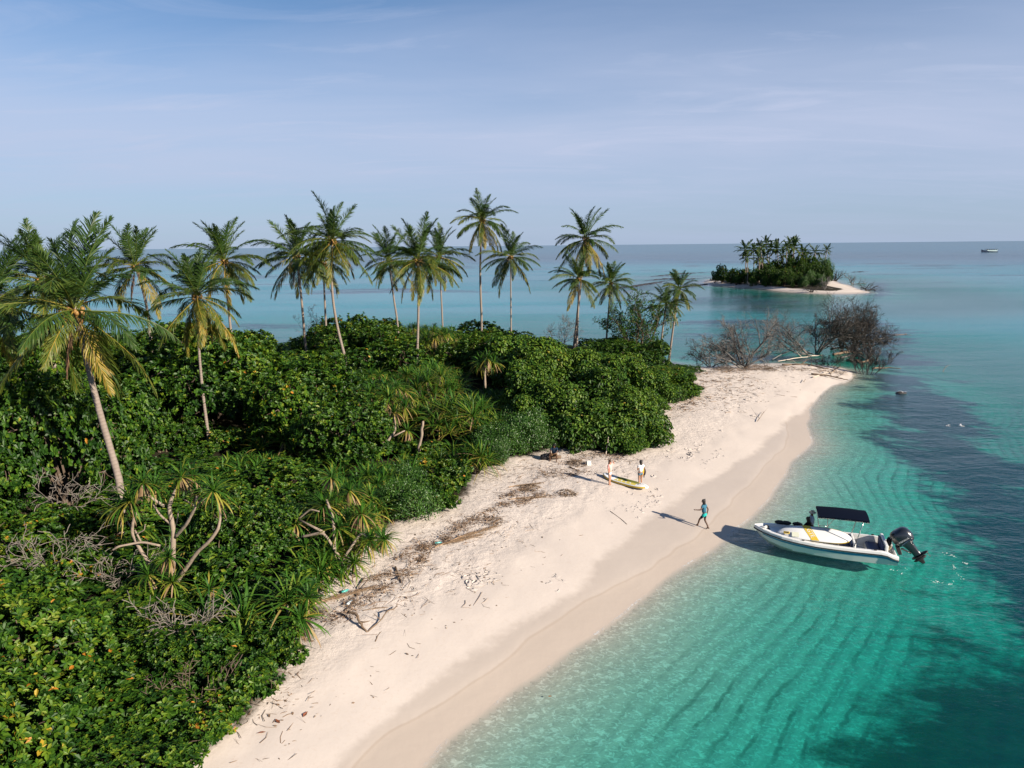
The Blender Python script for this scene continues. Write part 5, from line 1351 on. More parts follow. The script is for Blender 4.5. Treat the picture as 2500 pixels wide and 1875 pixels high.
# low dark lines of rubble just breaking the surface beside the far island
def rubble_line(label, pts, w, h, seed):
    r = np.random.default_rng(seed); m = MB(); q = np.array([P(*p, 0.0) for p in D(*pts)]); n = int(np.linalg.norm(q[-1] - q[0]) / .9)
    t = np.linspace(0, len(q) - 1, n); c = np.stack([np.interp(t, np.arange(len(q)), q[:, k]) for k in range(3)], 1)
    for i, v in enumerate(c):
        f = math.sin(math.pi * min(1, max(.05, i / n * 1.15)))
        m.ball(v - c[0] + np.array([r.normal() * .2, r.normal() * w * .4, -.1]), (r.uniform(.7, 1.3), w * r.uniform(.6, 1.2) * (.3 + f), h * r.uniform(.6, 1.4) * (.3 + .7 * f)), 6, 4)
    o = m.part('reef_rubble', M_RUB); o.location = c[0]; tag(o, label, 'reef rubble', 'dark rubble lines beside the far island')
M_RUB = simple('dark_reef_rubble', (.035, .032, .035), .85, .3, .4, 2)
rubble_line('upper thin dark rubble line touching the far island', [(1400, 598), (1470, 591), (1543, 587)], .8, .30, 1)
rubble_line('middle dark rubble line between the young palms and the far island', [(1395, 606), (1440, 602), (1480, 604), (1540, 598)], 1.2, .35, 2)
rubble_line('lowest dark rubble line, thickest right of the bent palm', [(1300, 624), (1370, 618), (1410, 612), (1450, 605)], 1.4, .38, 3)
rubble_line('short dark rubble bar left of the far beach point', [(1490, 619), (1530, 613), (1547, 611)], 1.0, .32, 4)
rubble_line('dark rubble bar off the right tip of the far island', [(1838, 588), (1875, 586)], 1.0, .25, 5)

# ------------------------------------------------------------------ hard goods materials
M_GEL = simple('white_gelcoat', (.70, .71, .70), .28, .5, .05, 3, coat=.3)
M_WHITE = simple('white_plastic', (.74, .73, .69), .45, .5, .05, 6)
M_BLACK = simple('black_rubber', (.012, .012, .014), .6, .4, .2, 8)
M_COWL = simple('dark_engine_paint', (.016, .019, .026), .22, .6, .15, 3, coat=.5)
M_BLUE = simple('blue_stripe_paint', (.02, .19, .36), .35, .5, .08, 5)
M_NAVY = simple('navy_canvas', (.003, .006, .016), .9, .05, .3, 10)
M_CUSH = simple('blue_vinyl', (.012, .035, .115), .5, .4, .15, 8)
M_STEEL = simple('stainless_steel', (.62, .62, .62), .22, .5, .08, 6, metal=1.0)
M_ROPE = simple('tan_rope', (.42, .34, .22), .9, .2, .2, 20)
M_BOARD = simple('board_white', (.72, .73, .73), .35, .5, .05, 3)
M_YEL = simple('board_yellow', (.62, .44, .045), .45, .5, .1, 5)
M_PAD = simple('deck_pad_yellow', (.55, .47, .10), .8, .3, .12, 5)
M_PADG = simple('deck_pad_green', (.28, .31, .035), .8, .3, .15, 5)
M_GLASS = simple('faint_print', (.60, .62, .50), .5, .4, .05, 5)

def text_mesh(txt, size, mat, name, parent, mtx, ext=.003):
    cu_ = bpy.data.curves.new('lettering', 'FONT'); cu_.body = txt; cu_.size = size; cu_.extrude = ext; cu_.align_x = 'CENTER'; cu_.align_y = 'CENTER'; cu_.resolution_u = 2
    t = bpy.data.objects.new('lettering', cu_); COL.objects.link(t)
    me = bpy.data.meshes.new_from_object(t.evaluated_get(bpy.context.evaluated_depsgraph_get()))
    bpy.data.objects.remove(t); me.materials.clear(); me.materials.append(mat)
    me.transform(mtx)
    return link(name, me, parent)

# ------------------------------------------------------------------ the speedboat
BOW = P(1841.8, 1279.4, .98); STERN = P(2183, 1366.5, 0.0)
bh = math.atan2(BOW[1] - STERN[1], BOW[0] - STERN[0])
bc = (BOW + STERN) / 2; LOA = float(np.linalg.norm((BOW - STERN)[:2])); KX = LOA / 6.0
boat = thing('speedboat', 'white open speedboat with navy sun canopy and black outboard, bow on the wet sand', 'boat', (bc[0], bc[1], 0), bh)
XS = np.array([-3.0, -2.75, -2.55, -2.3, -2.0, -1.2, -.4, .4, 1.1, 1.30, 1.34, 1.8, 2.3, 2.62, 2.84, 2.96, 3.0]) * KX
HB = np.array([.93, .95, .96, .97, .98, 1.0, 1.0, .99, .93, .90, .895, .80, .60, .41, .22, .09, .02])
ZS = np.array([.50, .57, .66, .70, .70, .70, .71, .735, .785, .80, .803, .845, .90, .935, .96, .975, .98])
ZC = np.array([.05, .05, .05, .05, .05, .05, .07, .12, .20, .22, .225, .30, .42, .55, .70, .83, .92])
ZK = np.array([-.30, -.30, -.30, -.30, -.30, -.30, -.29, -.27, -.22, -.20, -.19, -.10, .10, .34, .60, .80, .92])
ZF = np.where(XS > 1.31 * KX, ZS - .13, .16); ZF[-4:] = ZS[-4:] - .02
def hull_rings():
    R_ = []
    for x, b, zs, zc, zk, zf in zip(XS, HB, ZS, ZC, ZK, ZF):
        iw = min(.16, b * .45); fl = min(.20, b * .55)
        half = [(0, zk), (b * .80, zc), (b * .985, zs - .20), (b, zs - .155), (b * .985, zs - .03), (b * .985 - .03, zs), (b - iw, zs), (b - fl, zf), (0, zf + .001)]
        R_.append([(x, y, z) for y, z in half] + [(x, -y, z) for y, z in half[-2:0:-1]])
    return R_
m = MB(); m.loft(hull_rings(), True, True); hull = m.part('hull', M_GEL, boat)
for sd in (1, -1):
    m = MB(); m.tube(np.array([(x, sd * (b + .008), zs - .155) for x, b, zs in zip(XS, HB, ZS)]), .028, 8); m.part('rub_rail', M_BLACK, boat, True)
    st = []
    for x, b, zs, zc in zip(XS[:-3], HB, ZS, ZC):
        a = np.array([b * .985, zs - .20]); c = np.array([b * .80, zc]); d = c - a; nrm_ = np.array([-d[1], d[0]]); nrm_ = nrm_ / np.linalg.norm(nrm_); nrm_ = nrm_ if nrm_[0] > 0 else -nrm_
        p0 = a + d * .02 + nrm_ * .006; p1 = a + d * .27 + nrm_ * .006
        st.append([(x, sd * p0[0], p0[1]), (x, sd * p1[0], p1[1])])
    m = MB(); m.loft(st, False); m.part('stripe', M_BLUE, boat)
m = MB(); m.box((-2.93 * KX, 0, .36), (.07, 1.1, .30), bevel=.02); m.part('engine_bracket', M_GEL, boat)
for i, (x, y) in enumerate(((1.75, .28), (1.95, .16), (1.9, .40), (2.35, -.05), (.9, .88), (-2.05, .90), (-2.2, -.90))):
    zz_ = np.interp(x, XS / KX, ZS) - (.13 if i < 4 else -.005)
    m = MB(); m.box((x * KX, y, zz_ + .03), (.12, .05, .05), bevel=.012); m.part('cleat', M_BLACK, boat)
m = MB(); m.ball((2.45 * KX, .02, .93), (.12, .12, .08), 10, 6); m.part('anchor_hatch', M_BLACK, boat, True)
m = MB()
for k in range(9): m.tube(np.array([(2.55 * KX + .11 * math.cos(a + k), .16 + .10 * math.sin(a * 1.3 + k * 2), .90 + .012 * k) for a in np.linspace(0, 5, 14)]), .010, 4)
m.part('bow_rope', simple('white_rope', (.7, .7, .68), .9, .2), boat)
m = MB()
for x0, y0 in ((1.85, -.72), (1.55, -.80), (1.05, -.90)): m.ball((x0 * KX, y0, np.interp(x0, XS / KX, ZS) + .08), (.24, .11, .10), 10, 6)
m.part('fender', M_BLACK, boat, True)
# console, seats
m = MB(); m.box((-1.25 * KX, .0, .48), (.12, 1.30, .66), bevel=.03); m.part('seat_back', M_GEL, boat)
m = MB(); m.box((-1.15 * KX, .0, .55), (.07, 1.2, .48), bevel=.03); m.box((-.92 * KX, 0, .42), (.44, 1.2, .10), bevel=.04); m.part('cushion', M_CUSH, boat)
m = MB(); m.box((-.92 * KX, 0, .26), (.46, 1.25, .22), bevel=.02); m.part('helm_bench', M_GEL, boat)
m = MB(); m.box((-1.55 * KX, .42, .30), (.36, .34, .26), bevel=.02); m.part('step_box', M_WHITE, boat)
m = MB(); m.box((-2.52 * KX, 0, .62), (.14, 1.45, .60), bevel=.03); m.part('stern_panel', M_GEL, boat)
m = MB(); m.box((-2.41 * KX, 0, .60), (.06, 1.35, .50), bevel=.025); m.box((-2.12 * KX, 0, .42), (.52, 1.35, .12), bevel=.04); m.part('cushion', M_CUSH, boat)
m = MB(); m.box((-2.12 * KX, 0, .26), (.55, 1.4, .20), bevel=.02); m.part('stern_bench', M_GEL, boat)
m = MB(); m.box((.15 * KX, -.50, .45), (.5, .44, .56), bevel=.06); m.box((.22 * KX, -.50, .79), (.20, .40, .14), bevel=.04); m.part('console', M_GEL, boat)
m = MB(); m.tube(np.array([(-.13 * KX, -.50 + .16 * math.cos(a), .78 + .16 * math.sin(a)) for a in np.linspace(0, 2 * math.pi, 17)]), .015, 5, cap=False); m.tube(np.array([(-.13 * KX, -.65, .78), (-.13 * KX, -.35, .78)]), .012, 5); m.part('steering_wheel', M_BLACK, boat, True)
# canopy
CX, CZ, CL, CW = -.72 * KX, 1.93, 2.08, 1.36
nx_, ny_ = 15, 9; top = []
for i in range(nx_):
    x = CX + CL * (i / (nx_ - 1) - .5); row = []
    for j in range(ny_):
        v = j / (ny_ - 1) * 2 - 1; row.append((x, CW / 2 * v, CZ + .07 * (1 - v * v) + .025 * math.sin(i / (nx_ - 1) * math.pi * 3) ** 2 * .0 + .03 * (1 - (2 * i / (nx_ - 1) - 1) ** 2)))
    top.append(row)
top = np.array(top)
m = MB(); V1 = top.reshape(-1, 3); V2 = V1 - np.array([0, 0, .02]); nn = nx_ * ny_
F = [[i * ny_ + j, (i + 1) * ny_ + j, (i + 1) * ny_ + j + 1, i * ny_ + j + 1] for i in range(nx_ - 1) for j in range(ny_ - 1)]
m.add(V1, F); m.add(V2, [f[::-1] for f in F])
edge = [i * ny_ for i in range(nx_)] + [(nx_ - 1) * ny_ + j for j in range(1, ny_)] + [i * ny_ + ny_ - 1 for i in range(nx_ - 2, -1, -1)] + [j for j in range(ny_ - 2, 0, -1)]
for k in range(len(edge)): m.F4.append(np.array([[edge[k], edge[(k + 1) % len(edge)], nn + edge[(k + 1) % len(edge)], nn + edge[k]]]))
m.part('canopy', M_NAVY, boat)
m = MB(); pe = V1[edge]; k = 0; Vv = []; Ft = []
for a, b in zip(pe, np.roll(pe, -1, 0)):                        # scalloped valance with white piping
    ns = 3
    for s in range(ns):
        p0 = a + (b - a) * s / ns; p1 = a + (b - a) * (s + 1) / ns; c = (p0 + p1) / 2
        out_ = norm((c - np.array([CX, 0, c[2]]))[None])[0] * .006
        Vv += [p0 + out_, p1 + out_, p1 + out_ - [0, 0, .07], c + out_ - [0, 0, .115], p0 + out_ - [0, 0, .07]]; Ft += [[k, k + 1, k + 2], [k, k + 2, k + 3], [k, k + 3, k + 4]]; k += 5
m.add(Vv, None, Ft); m.part('valance', M_NAVY, boat)
m = MB()
for a, b in zip(pe, np.roll(pe, -1, 0)):
    for s in range(3):
        p0 = a + (b - a) * s / 3; p1 = a + (b - a) * (s + 1) / 3; c = (p0 + p1) / 2
        m.tube(np.array([p0 - [0, 0, .07], c - [0, 0, .115], p1 - [0, 0, .07]]), .007, 3, cap=False)
m.part('piping', M_WHITE, boat)
for sd in (1, -1):
    for x0, x1 in ((.10, .30), (-.25, -.20), (-1.25, -1.55))[2 if sd > 0 else 0:]:
        m = MB(); m.tube(np.array([(x0 * KX, sd * .64, .70), (x1 * KX, sd * .64, CZ + .01)]), .019, 8); m.part('canopy_post', M_STEEL, boat, True)
    if sd > 0: continue
    m = MB(); m.tube(np.array([(.13 * KX, sd * .64, 1.0), (-.24 * KX, sd * .64, 1.0)]), .014, 6); m.tube(np.array([(-.24 * KX, sd * .64, 1.0), (-.85 * KX, sd * .64, CZ)]), .014, 6); m.part('canopy_brace', M_STEEL, boat, True)
for x in (.30, -.72, -1.55):
    m = MB(); m.tube(np.array([(x * KX, CW / 2 * v * .96, CZ - .03 + .07 * (1 - v * v)) for v in np.linspace(-1, 1, 9)]), .016, 6); m.part('canopy_hoop', M_STEEL, boat, True)
# outboard motor, tilted up
om = MB(); tilt = math.radians(40)
def ob(p):                                                      # motor frame: u along the leg downwards, w aft
    u, y, w = np.array(p) * 1.06; return np.array([-3.05 * KX - .06 - (math.sin(tilt) * u + math.cos(tilt) * w), y, .72 - math.cos(tilt) * u + math.sin(tilt) * w])
def orings(rows):
    R_ = []
    for u, w0, w1, hw in rows:
        c = (w0 + w1) / 2; h = (w1 - w0) / 2
        R_.append([ob((u, hw * math.copysign(abs(math.sin(a)) ** .75, math.sin(a)), c + h * math.copysign(abs(math.cos(a)) ** .75, math.cos(a)))) for a in np.linspace(0, 2 * math.pi, 20, endpoint=False)])
    return R_
om.loft(orings([(-.60, .14, .42, .08), (-.57, .02, .56, .18), (-.50, -.06, .66, .25), (-.38, -.10, .72, .29), (-.22, -.11, .74, .30), (-.08, -.08, .73, .295), (.0, -.05, .70, .27), (.04, -.03, .68, .26)]), True, True)
motor_cowl = om.part('engine_cowl', M_COWL, boat, True)
m = MB(); m.loft(orings([(.04, .02, .60, .20), (.12, .10, .56, .17), (.30, .16, .52, .13), (.55, .20, .50, .10), (.72, .20, .50, .085), (.78, .16, .56, .085)]), True, True); m.part('engine_leg', M_COWL, boat, True)
m = MB(); m.loft(orings([(.775, .08, .74, .13), (.80, .06, .78, .14), (.815, .08, .74, .13)]), True, True)
m.loft(orings([(.815, .22, .50, .05), (.92, .20, .46, .045), (1.18, .28, .40, .015)]), True, True)
m.ball(ob((.93, 0, .34)), (.30, .075, .075), 12, 8, roty(tilt)); m.part('gearcase', M_BLACK, boat, True)
m = MB()
for a in (0, 2.09, 4.19):
    c = ob((.93, 0, .70)); dv = np.array(ob((.93 + .15 * math.cos(a), .15 * math.sin(a), .70))) - c; sdv = np.cross(dv, ob((.93, 0, 1.0)) - c); sdv = norm(sdv[None])[0] * .06
    m.add([c, c + dv * .6 + sdv, c + dv, c + dv * .6 - sdv, c + dv * .6 + (ob((.93, 0, .74)) - c)], [[0, 1, 2, 3]], [[0, 1, 4], [1, 2, 4], [2, 3, 4], [3, 0, 4]])
m.part('propeller', M_BLACK, boat)
m = MB(); m.box(ob((.18, 0, -.12)), (.16, .34, .36), roty(tilt * .5), .02); m.tube(np.array([ob((.15, .1, .0)), ob((.52, .06, .2))]), .03, 8); m.part('tilt_bracket', M_BLACK, boat)
m = MB(); m.tube(np.array([ob((.20, -.08, .02)), ob((.55, -.05, .18))]), .018, 8); m.tube(np.array([ob((.20, .09, .02)), ob((.55, .07, .18))]), .018, 8); m.part('tilt_ram', M_STEEL, boat, True)
m = MB(); m.ball((-2.78 * KX, -.30, .72), (.12, .13, .22), 10, 8); m.part('fuel_can', M_BLACK, boat, True)
m = MB()
for k in range(5): m.tube(np.array([(-2.72 * KX + .03 * k - .05 * math.cos(a), .30 + .12 * math.sin(a), .66 + .10 * math.cos(a) - .02 * k) for a in np.linspace(0, 6.28, 16)]), .013, 4)
m.part('coiled_rope', M_ROPE, boat)
def frame(ox, ux, uy):                                          # matrix from plane axes
    ux = norm(np.array(ux, float)[None])[0]; uy = np.array(uy, float); uy = uy - ux * (uy @ ux); uy = norm(uy[None])[0]; uz = np.cross(ux, uy)
    return Matrix(((ux[0], uy[0], uz[0], ox[0]), (ux[1], uy[1], uz[1], ox[1]), (ux[2], uy[2], uz[2], ox[2]), (0, 0, 0, 1)))
c_ = ob((-.17, .30, .30)); text_mesh('YAMAHA', .115, simple('silver_print', (.5, .52, .55), .4), 'lettering', motor_cowl, frame(c_ + np.array([0, .004, 0]), ob((-.17, .3, .6)) * -1 + ob((-.17, .3, 0)) * 1 if False else ob((-.17, .3, .6)) - ob((-.17, .3, 0)), ob((-.5, .3, .3)) - ob((.1, .3, .3))), .012)
m = MB(); m.tube(np.array([ob((-.03, .302, .12)), ob((-.08, .31, .40)), ob((-.06, .30, .62))]), .012, 4); m.part('trim_line', M_STEEL, motor_cowl)
# wooden-handled boarding things: small white pad on the fore deck
m = MB(); m.box((1.25 * KX, .0, .82), (.30, .46, .05), bevel=.015); m.part('deck_pad', simple('grey_pad', (.50, .51, .48), .8), boat)

# ------------------------------------------------------------------ paddleboards
def board_mesh(L, W, T, rocker, up_name=None):
    rows = []; outl = []
    for t in np.linspace(-1, 1, 33):
        hw = W / 2 * max(0.02, (1 - abs(t) ** 3.4)) ** .62 * (1 - .06 * t)
        z = rocker * max(0, t) ** 3 + rocker * .35 * max(0, -t) ** 3
        x = L / 2 * t; outl.append((x, hw, z))
        tt = T * min(1, .35 + 1.4 * (1 - abs(t)) ** .5)
        rows.append([(x, hw * c, z + s) for c, s in ((0, 0), (.82, 0), (.95, tt * .12), (1, tt * .45), (.97, tt * .85), (.86, tt), (0, tt * 1.02), (-.86, tt), (-.97, tt * .85), (-1, tt * .45), (-.95, tt * .12), (-.82, 0))])
    return rows, np.array(outl)
def paddleboard(name, label, L, W, T, loc, mtx3, deck_up=True, group='inflatable paddleboards'):
    root = thing(name, label, 'paddleboard', loc, 0, group)
    root.rotation_euler = Matrix([list(r_) for r_ in mtx3]).to_euler()
    rows, outl = board_mesh(L, W, T, .20)
    m = MB(); m.loft(rows, True, True); m.part('board', M_BOARD, root, True)
    for sd in (1, -1):                                          # yellow rail band
        band = [[(x, sd * (hw + .004), z + T * .16), (x, sd * (hw * 1.0 + .007), z + T * .45), (x, sd * (hw * .985 + .004), z + T * .80)] for x, hw, z in outl[1:-1]]
        m = MB(); m.loft(band, False); m.part('rail_band', M_YEL, root, True)
    return root, outl
# on the sand, deck up
sa = G(1472, 1164); sb = G(1582, 1201)
sv = norm((sa - sb)[None])[0]; ang = math.atan2(sv[1], sv[0]); Ls = float(np.linalg.norm(sb - sa))
ctr = (sa + sb) / 2; sup, outl = paddleboard('paddleboard', 'yellow and white paddleboard lying deck up on the sand, paddle on top', Ls * 1.0, .78, .14, ctr + np.array([0, 0, .06]), rotz(ang) @ roty(-.02))
def flat_patch(pts, z, mat, name, parent, th=.006):
    n = len(pts); m = MB(); Vt = [(x, y, z + th) for x, y in pts]; Vb = [(x, y, z - .02) for x, y in pts]
    c0 = np.mean(np.array(pts), 0); V_ = Vt + Vb + [(c0[0], c0[1], z + th)]
    m.add(V_, [[i, n + i, n + (i + 1) % n, (i + 1) % n] for i in range(n)], [[2 * n, i, (i + 1) % n] for i in range(n)]); return m.part(name, mat, parent)
def hwat(x): return float(np.interp(x, outl[:, 0], outl[:, 1]))
xs = np.linspace(-Ls * .39, Ls * .25, 18)
flat_patch([(x, hwat(x) * .80) for x in xs] + [(xs[-1] + .12, 0)] + [(x, -hwat(x) * .80) for x in xs[::-1]] + [(xs[0] - .05, 0)], .146, M_PAD, 'deck_pad', sup)
for k in range(4):
    x0 = -.5 + k * .28
    flat_patch([(x0, .24), (x0 + .07, .24), (x0 + .15, .04), (x0 + .08, .04)], .150, M_BOARD, 'pad_chevron', sup)
flat_patch([(-.9, -.02), (.70, -.04), (.78, -.30), (.2, -.31), (-.6, -.30)], .150, M_PADG, 'pad_green_half', sup)
m = MB(); m.box((-.02, 0, .165), (.26, .09, .03), bevel=.012); m.part('carry_handle', M_BLACK, sup)
m = MB(); m.box((-Ls * .46, 0, .155), (.16, .05, .03), bevel=.01); m.part('tail_valve', M_BLACK, sup)
m = MB()
for sx in (0, 1):
    m.tube(np.array([(.95 + .28 * sx, -.22, .16), (1.2 - .28 * sx, .22, .16)]), .008, 4)
m.part('bungee', M_BLACK, sup)
pd = thing('paddle', 'black paddle with a thin shaft lying along the yellow paddleboard', 'paddle', ctr + np.array([0, 0, .06]), ang)
m = MB(); m.tube(np.array([(-1.0, .02, .195), (.85, -.06, .185)]), .015, 8); m.part('shaft', M_BLACK, pd, True)
m = MB(); m.loft([[(x, -.065 + w, .186), (x, -.065, .20), (x, -.065 - w, .186), (x, -.065, .174)] for x, w in ((.83, .015), (.95, .07), (1.15, .085), (1.27, .06), (1.31, .01))], True, True); m.part('blade', M_BLACK, pd, True)
m = MB(); m.tube(np.array([(-1.0, -.04, .195), (-1.0, .08, .197)]), .015, 6); m.part('grip', M_BLACK, pd, True)
# on the boat: leaning in the cockpit, its bottom turned to the camera
port = np.array([-math.sin(bh), math.cos(bh), 0]); fwd_ = np.array([math.cos(bh), math.sin(bh), 0])
lean = math.radians(33); axw = port * math.cos(lean) - np.array([0, 0, 1]) * math.sin(lean)   # board width axis, down towards port
nrm3 = np.cross(fwd_, axw); nrm3 = nrm3 if nrm3[2] > 0 else -nrm3
LB, WB = 3.12, .80
cb = bc + fwd_ * (.42 * KX) + port * .42; cb[2] = 1.00
mt3 = np.stack([fwd_, np.cross(-nrm3, fwd_), -nrm3], 1)           # the underside looks up
sup2, outl2 = paddleboard('paddleboard', 'white paddleboard with a yellow lettered band, leaning inside the speedboat', LB, WB, .13, cb, mt3)
ysg = 1 if np.dot(np.cross(-nrm3, fwd_), port) > 0 else -1
m = MB(); bx0 = .42                                            # slanted band across the bottom
q0 = [(bx0 + .10, ysg * -.385), (bx0 - .24, ysg * -.385), (bx0 - .62, ysg * .372), (bx0 - .30, ysg * .385)]
m.add([(x, y, -.006) for x, y in q0] + [(x, y, .01) for x, y in q0], [[0, 1, 2, 3], [0, 4, 5, 1], [1, 5, 6, 2], [2, 6, 7, 3], [3, 7, 4, 0]]); band = m.part('band', M_YEL, sup2)
d0 = np.array([-.36, ysg * .757, 0]); d0 = d0 / np.linalg.norm(d0)
text_mesh('GTE', .27, M_BOARD, 'lettering', band, frame(np.array([bx0 - .265, 0, -.010]), d0, np.cross(np.array([0, 0, -1.0]), d0)), .002)
m = MB(); m.box((1.18, ysg * .12, -.012), (.26, .13, .03), bevel=.012); m.part('handle_patch', M_YEL, sup2)
m = MB(); m.box((1.18, ysg * .12, -.03), (.20, .07, .02), bevel=.008); m.part('handle', M_BLACK, sup2)
m = MB(); m.box((.80, ysg * .17, -.003), (.30, .26, .008)); m.part('faded_print', M_GLASS, sup2)

# ------------------------------------------------------------------ people
def skin_mesh(name, pts, edges, mat, sub=1, root=0):
    me = bpy.data.meshes.new(name); me.from_pydata([p[:3] for p in pts], edges, [])
    o = bpy.data.objects.new(name, me); COL.objects.link(o)
    md = o.modifiers.new('skin', 'SKIN'); md.use_smooth_shade = True
    for i, p in enumerate(pts):
        rr = p[3]; me.skin_vertices[0].data[i].radius = (rr, p[4] if len(p) > 4 else rr); me.skin_vertices[0].data[i].use_root = (i == root)
    o.modifiers.new('sub', 'SUBSURF').levels = sub; o.modifiers['sub'].render_levels = sub
    dg = bpy.context.evaluated_depsgraph_get(); dg.update()
    out = bpy.data.meshes.new_from_object(o.evaluated_get(dg)); out.name = name
    bpy.data.objects.remove(o)
    out.materials.clear(); out.materials.append(mat)
    out.polygons.foreach_set('use_smooth', np.ones(len(out.polygons), bool)); out.update()
    return out
BASE = dict(pelvis=(0, 0, .95), belly=(0, .01, 1.10), chest=(0, 0, 1.31), neck=(0, -.005, 1.475), chin=(0, .015, 1.56), brow=(0, .02, 1.65), top=(0, .005, 1.70),
            shL=(-.185, 0, 1.405), elL=(-.225, -.02, 1.13), wrL=(-.235, .04, .89), shR=(.185, 0, 1.405), elR=(.225, -.02, 1.13), wrR=(.235, .04, .89),
            hipL=(-.095, 0, .90), knL=(-.10, .02, .49), anL=(-.10, -.01, .085), toL=(-.105, .15, .03), hipR=(.095, 0, .90), knR=(.10, .02, .49), anR=(.10, -.01, .085), toR=(.105, .15, .03))
def person(label, loc, yaw, pose, skin, shirt, shorts, hair, scale=1.0, shirt_len=.0, sleeve=.55, short_len=.55, hairlen=0, under=None, face=True, girl=False):
    J = dict(BASE); J.update(pose); J = {k: np.array(v, float) for k, v in J.items()}
    root = thing('person', label, 'person', loc, yaw, None, scale * .88)
    pts = []; ed = []; ix = {}
    def ad(n, p, r, r2=None): ix[n] = len(pts); pts.append((*p, r, r2 or r))
    ad('pelvis', J['pelvis'], .125, .10); ad('belly', J['belly'], .118, .095); ad('chest', J['chest'], .135, .10); ad('neck', J['neck'], .050)
    ad('chin', J['chin'], .068, .075); ad('brow', J['brow'], .078, .092); ad('top', J['top'], .055, .07)
    ed += [(0, 1), (1, 2), (2, 3), (3, 4), (4, 5), (5, 6)]
    for s in 'LR':
        sg = -1 if s == 'L' else 1
        for n, r in (('sh', .058), ('el', .040), ('wr', .027)): ad(n + s, J[n + s], r)
        ed += [(ix['chest'], ix['sh' + s]), (ix['sh' + s], ix['el' + s]), (ix['el' + s], ix['wr' + s])]
        d = norm((J['wr' + s] - J['el' + s])[None])[0]; sd = norm(np.cross(d, [0, 1, .3])[None])[0] if abs(d[1]) < .9 else np.array([1.0, 0, 0])
        fw = np.cross(sd, d)
        ad('pm' + s, J['wr' + s] + d * .055, .026, .020); ed.append((ix['wr' + s], ix['pm' + s])); ad('kn_' + s, J['wr' + s] + d * .095, .028, .016); ed.append((ix['pm' + s], ix['kn_' + s]))
        for q, (off, ln) in enumerate(((-.030, .060), (-.010, .075), (.010, .070), (.029, .052))):
            b0 = J['wr' + s] + d * .105 + sd * off; b1 = b0 + d * ln * .55 + fw * .012; b2 = b1 + d * ln * .35 + fw * .028
            ad(f'f{q}a' + s, b0 + d * .01, .0095); ad(f'f{q}b' + s, b1, .0085); ad(f'f{q}c' + s, b2, .007)
            ed += [(ix['kn_' + s], ix[f'f{q}a' + s]), (ix[f'f{q}a' + s], ix[f'f{q}b' + s]), (ix[f'f{q}b' + s], ix[f'f{q}c' + s])]
        t0 = J['wr' + s] + d * .035 + sd * -.034 + fw * .01; ad('ta' + s, t0, .011); ad('tb' + s, t0 + d * .045 - sd * .014 + fw * .015, .009); ed += [(ix['pm' + s], ix['ta' + s]), (ix['ta' + s], ix['tb' + s])]
        for n, r in (('hip', .088), ('kn', .056), ('an', .036), ('to', .030)): ad(n + s, J[n + s], r)
        mid = J['kn' + s] * .62 + J['an' + s] * .38 + (J['kn' + s] - J['an' + s]) * 0 + np.array([0, -.012, 0]); ad('cf' + s, mid, .052)
        ed += [(0, ix['hip' + s]), (ix['hip' + s], ix['kn' + s]), (ix['kn' + s], ix['cf' + s]), (ix['cf' + s], ix['an' + s]), (ix['an' + s], ix['to' + s])]
        ad('he' + s, J['an' + s] + (J['an' + s] - J['to' + s]) * np.array([.35, .35, 0]) + np.array([0, 0, -.05]), .028); ed.append((ix['an' + s], ix['he' + s]))
    link('body', skin_mesh('body', pts, ed, skin), root)
    # shirt
    low = J['pelvis'] + (J['pelvis'] - J['belly']) * shirt_len
    sp_ = [(*low, .178, .145), (*J['belly'], .165, .135), (*J['chest'], .180, .138), (*(J['neck'] * .75 + J['chest'] * .25), .085, .075)]; se = [(0, 1), (1, 2), (2, 3)]
    for s in 'LR':
        k = len(sp_); sl = J['sh' + s] * (1 - sleeve) + J['el' + s] * sleeve
        sp_ += [(*J['sh' + s], .088), (*((J['sh' + s] + sl) / 2), .070), (*sl, .078)]; se += [(2, k), (k, k + 1), (k + 1, k + 2)]
    link('shirt', skin_mesh('shirt', sp_, se, shirt), root)
    sp_ = [(*(J['pelvis'] + (J['belly'] - J['pelvis']) * .35), .140, .115), (*J['pelvis'], .148, .122)]; se = [(0, 1)]
    for s in 'LR':
        k = len(sp_); e_ = J['hip' + s] * (1 - short_len) + J['kn' + s] * short_len
        sp_ += [(*J['hip' + s], .122), (*((J['hip' + s] + e_) / 2), .116), (*e_, .112)]; se += [(1, k), (k, k + 1), (k + 1, k + 2)]
    link('shorts', skin_mesh('shorts', sp_, se, shorts, root=1), root)
    if under is not None:
        sp_ = [(*J['pelvis'], .10)]; se = []
        for s in 'LR':
            k = len(sp_); e_ = J['hip' + s] * (.22) + J['kn' + s] * .78
            sp_ += [(*J['hip' + s], .096), (*((J['hip' + s] + e_) / 2), .086), (*e_, .072)]; se += [(0, k), (k, k + 1), (k + 1, k + 2)]
        link('leggings', skin_mesh('leggings', sp_, se, under), root)
    hd = J['brow']
    if hair is not None:
        m = MB(); rr = np.random.default_rng(3)
        m.ball(hd + np.array([0, -.022, .022]), (.098, .108, .098), 14, 10)
        for _ in range(14):
            a = rr.uniform(math.pi * 1.02, math.pi * 1.98); m.ball(hd + np.array([.078 * math.cos(a), .085 * math.sin(a) - .01, rr.uniform(-.05 - hairlen * .6, .05)]), (.035, .035, .05 + hairlen * .35), 8, 6)
        if hairlen: m.ball(hd + np.array([0, -.085, -.10 - hairlen * .25]), (.085, .045, .09 + hairlen * .5), 10, 8)
        m.part('hair', hair, root, True)
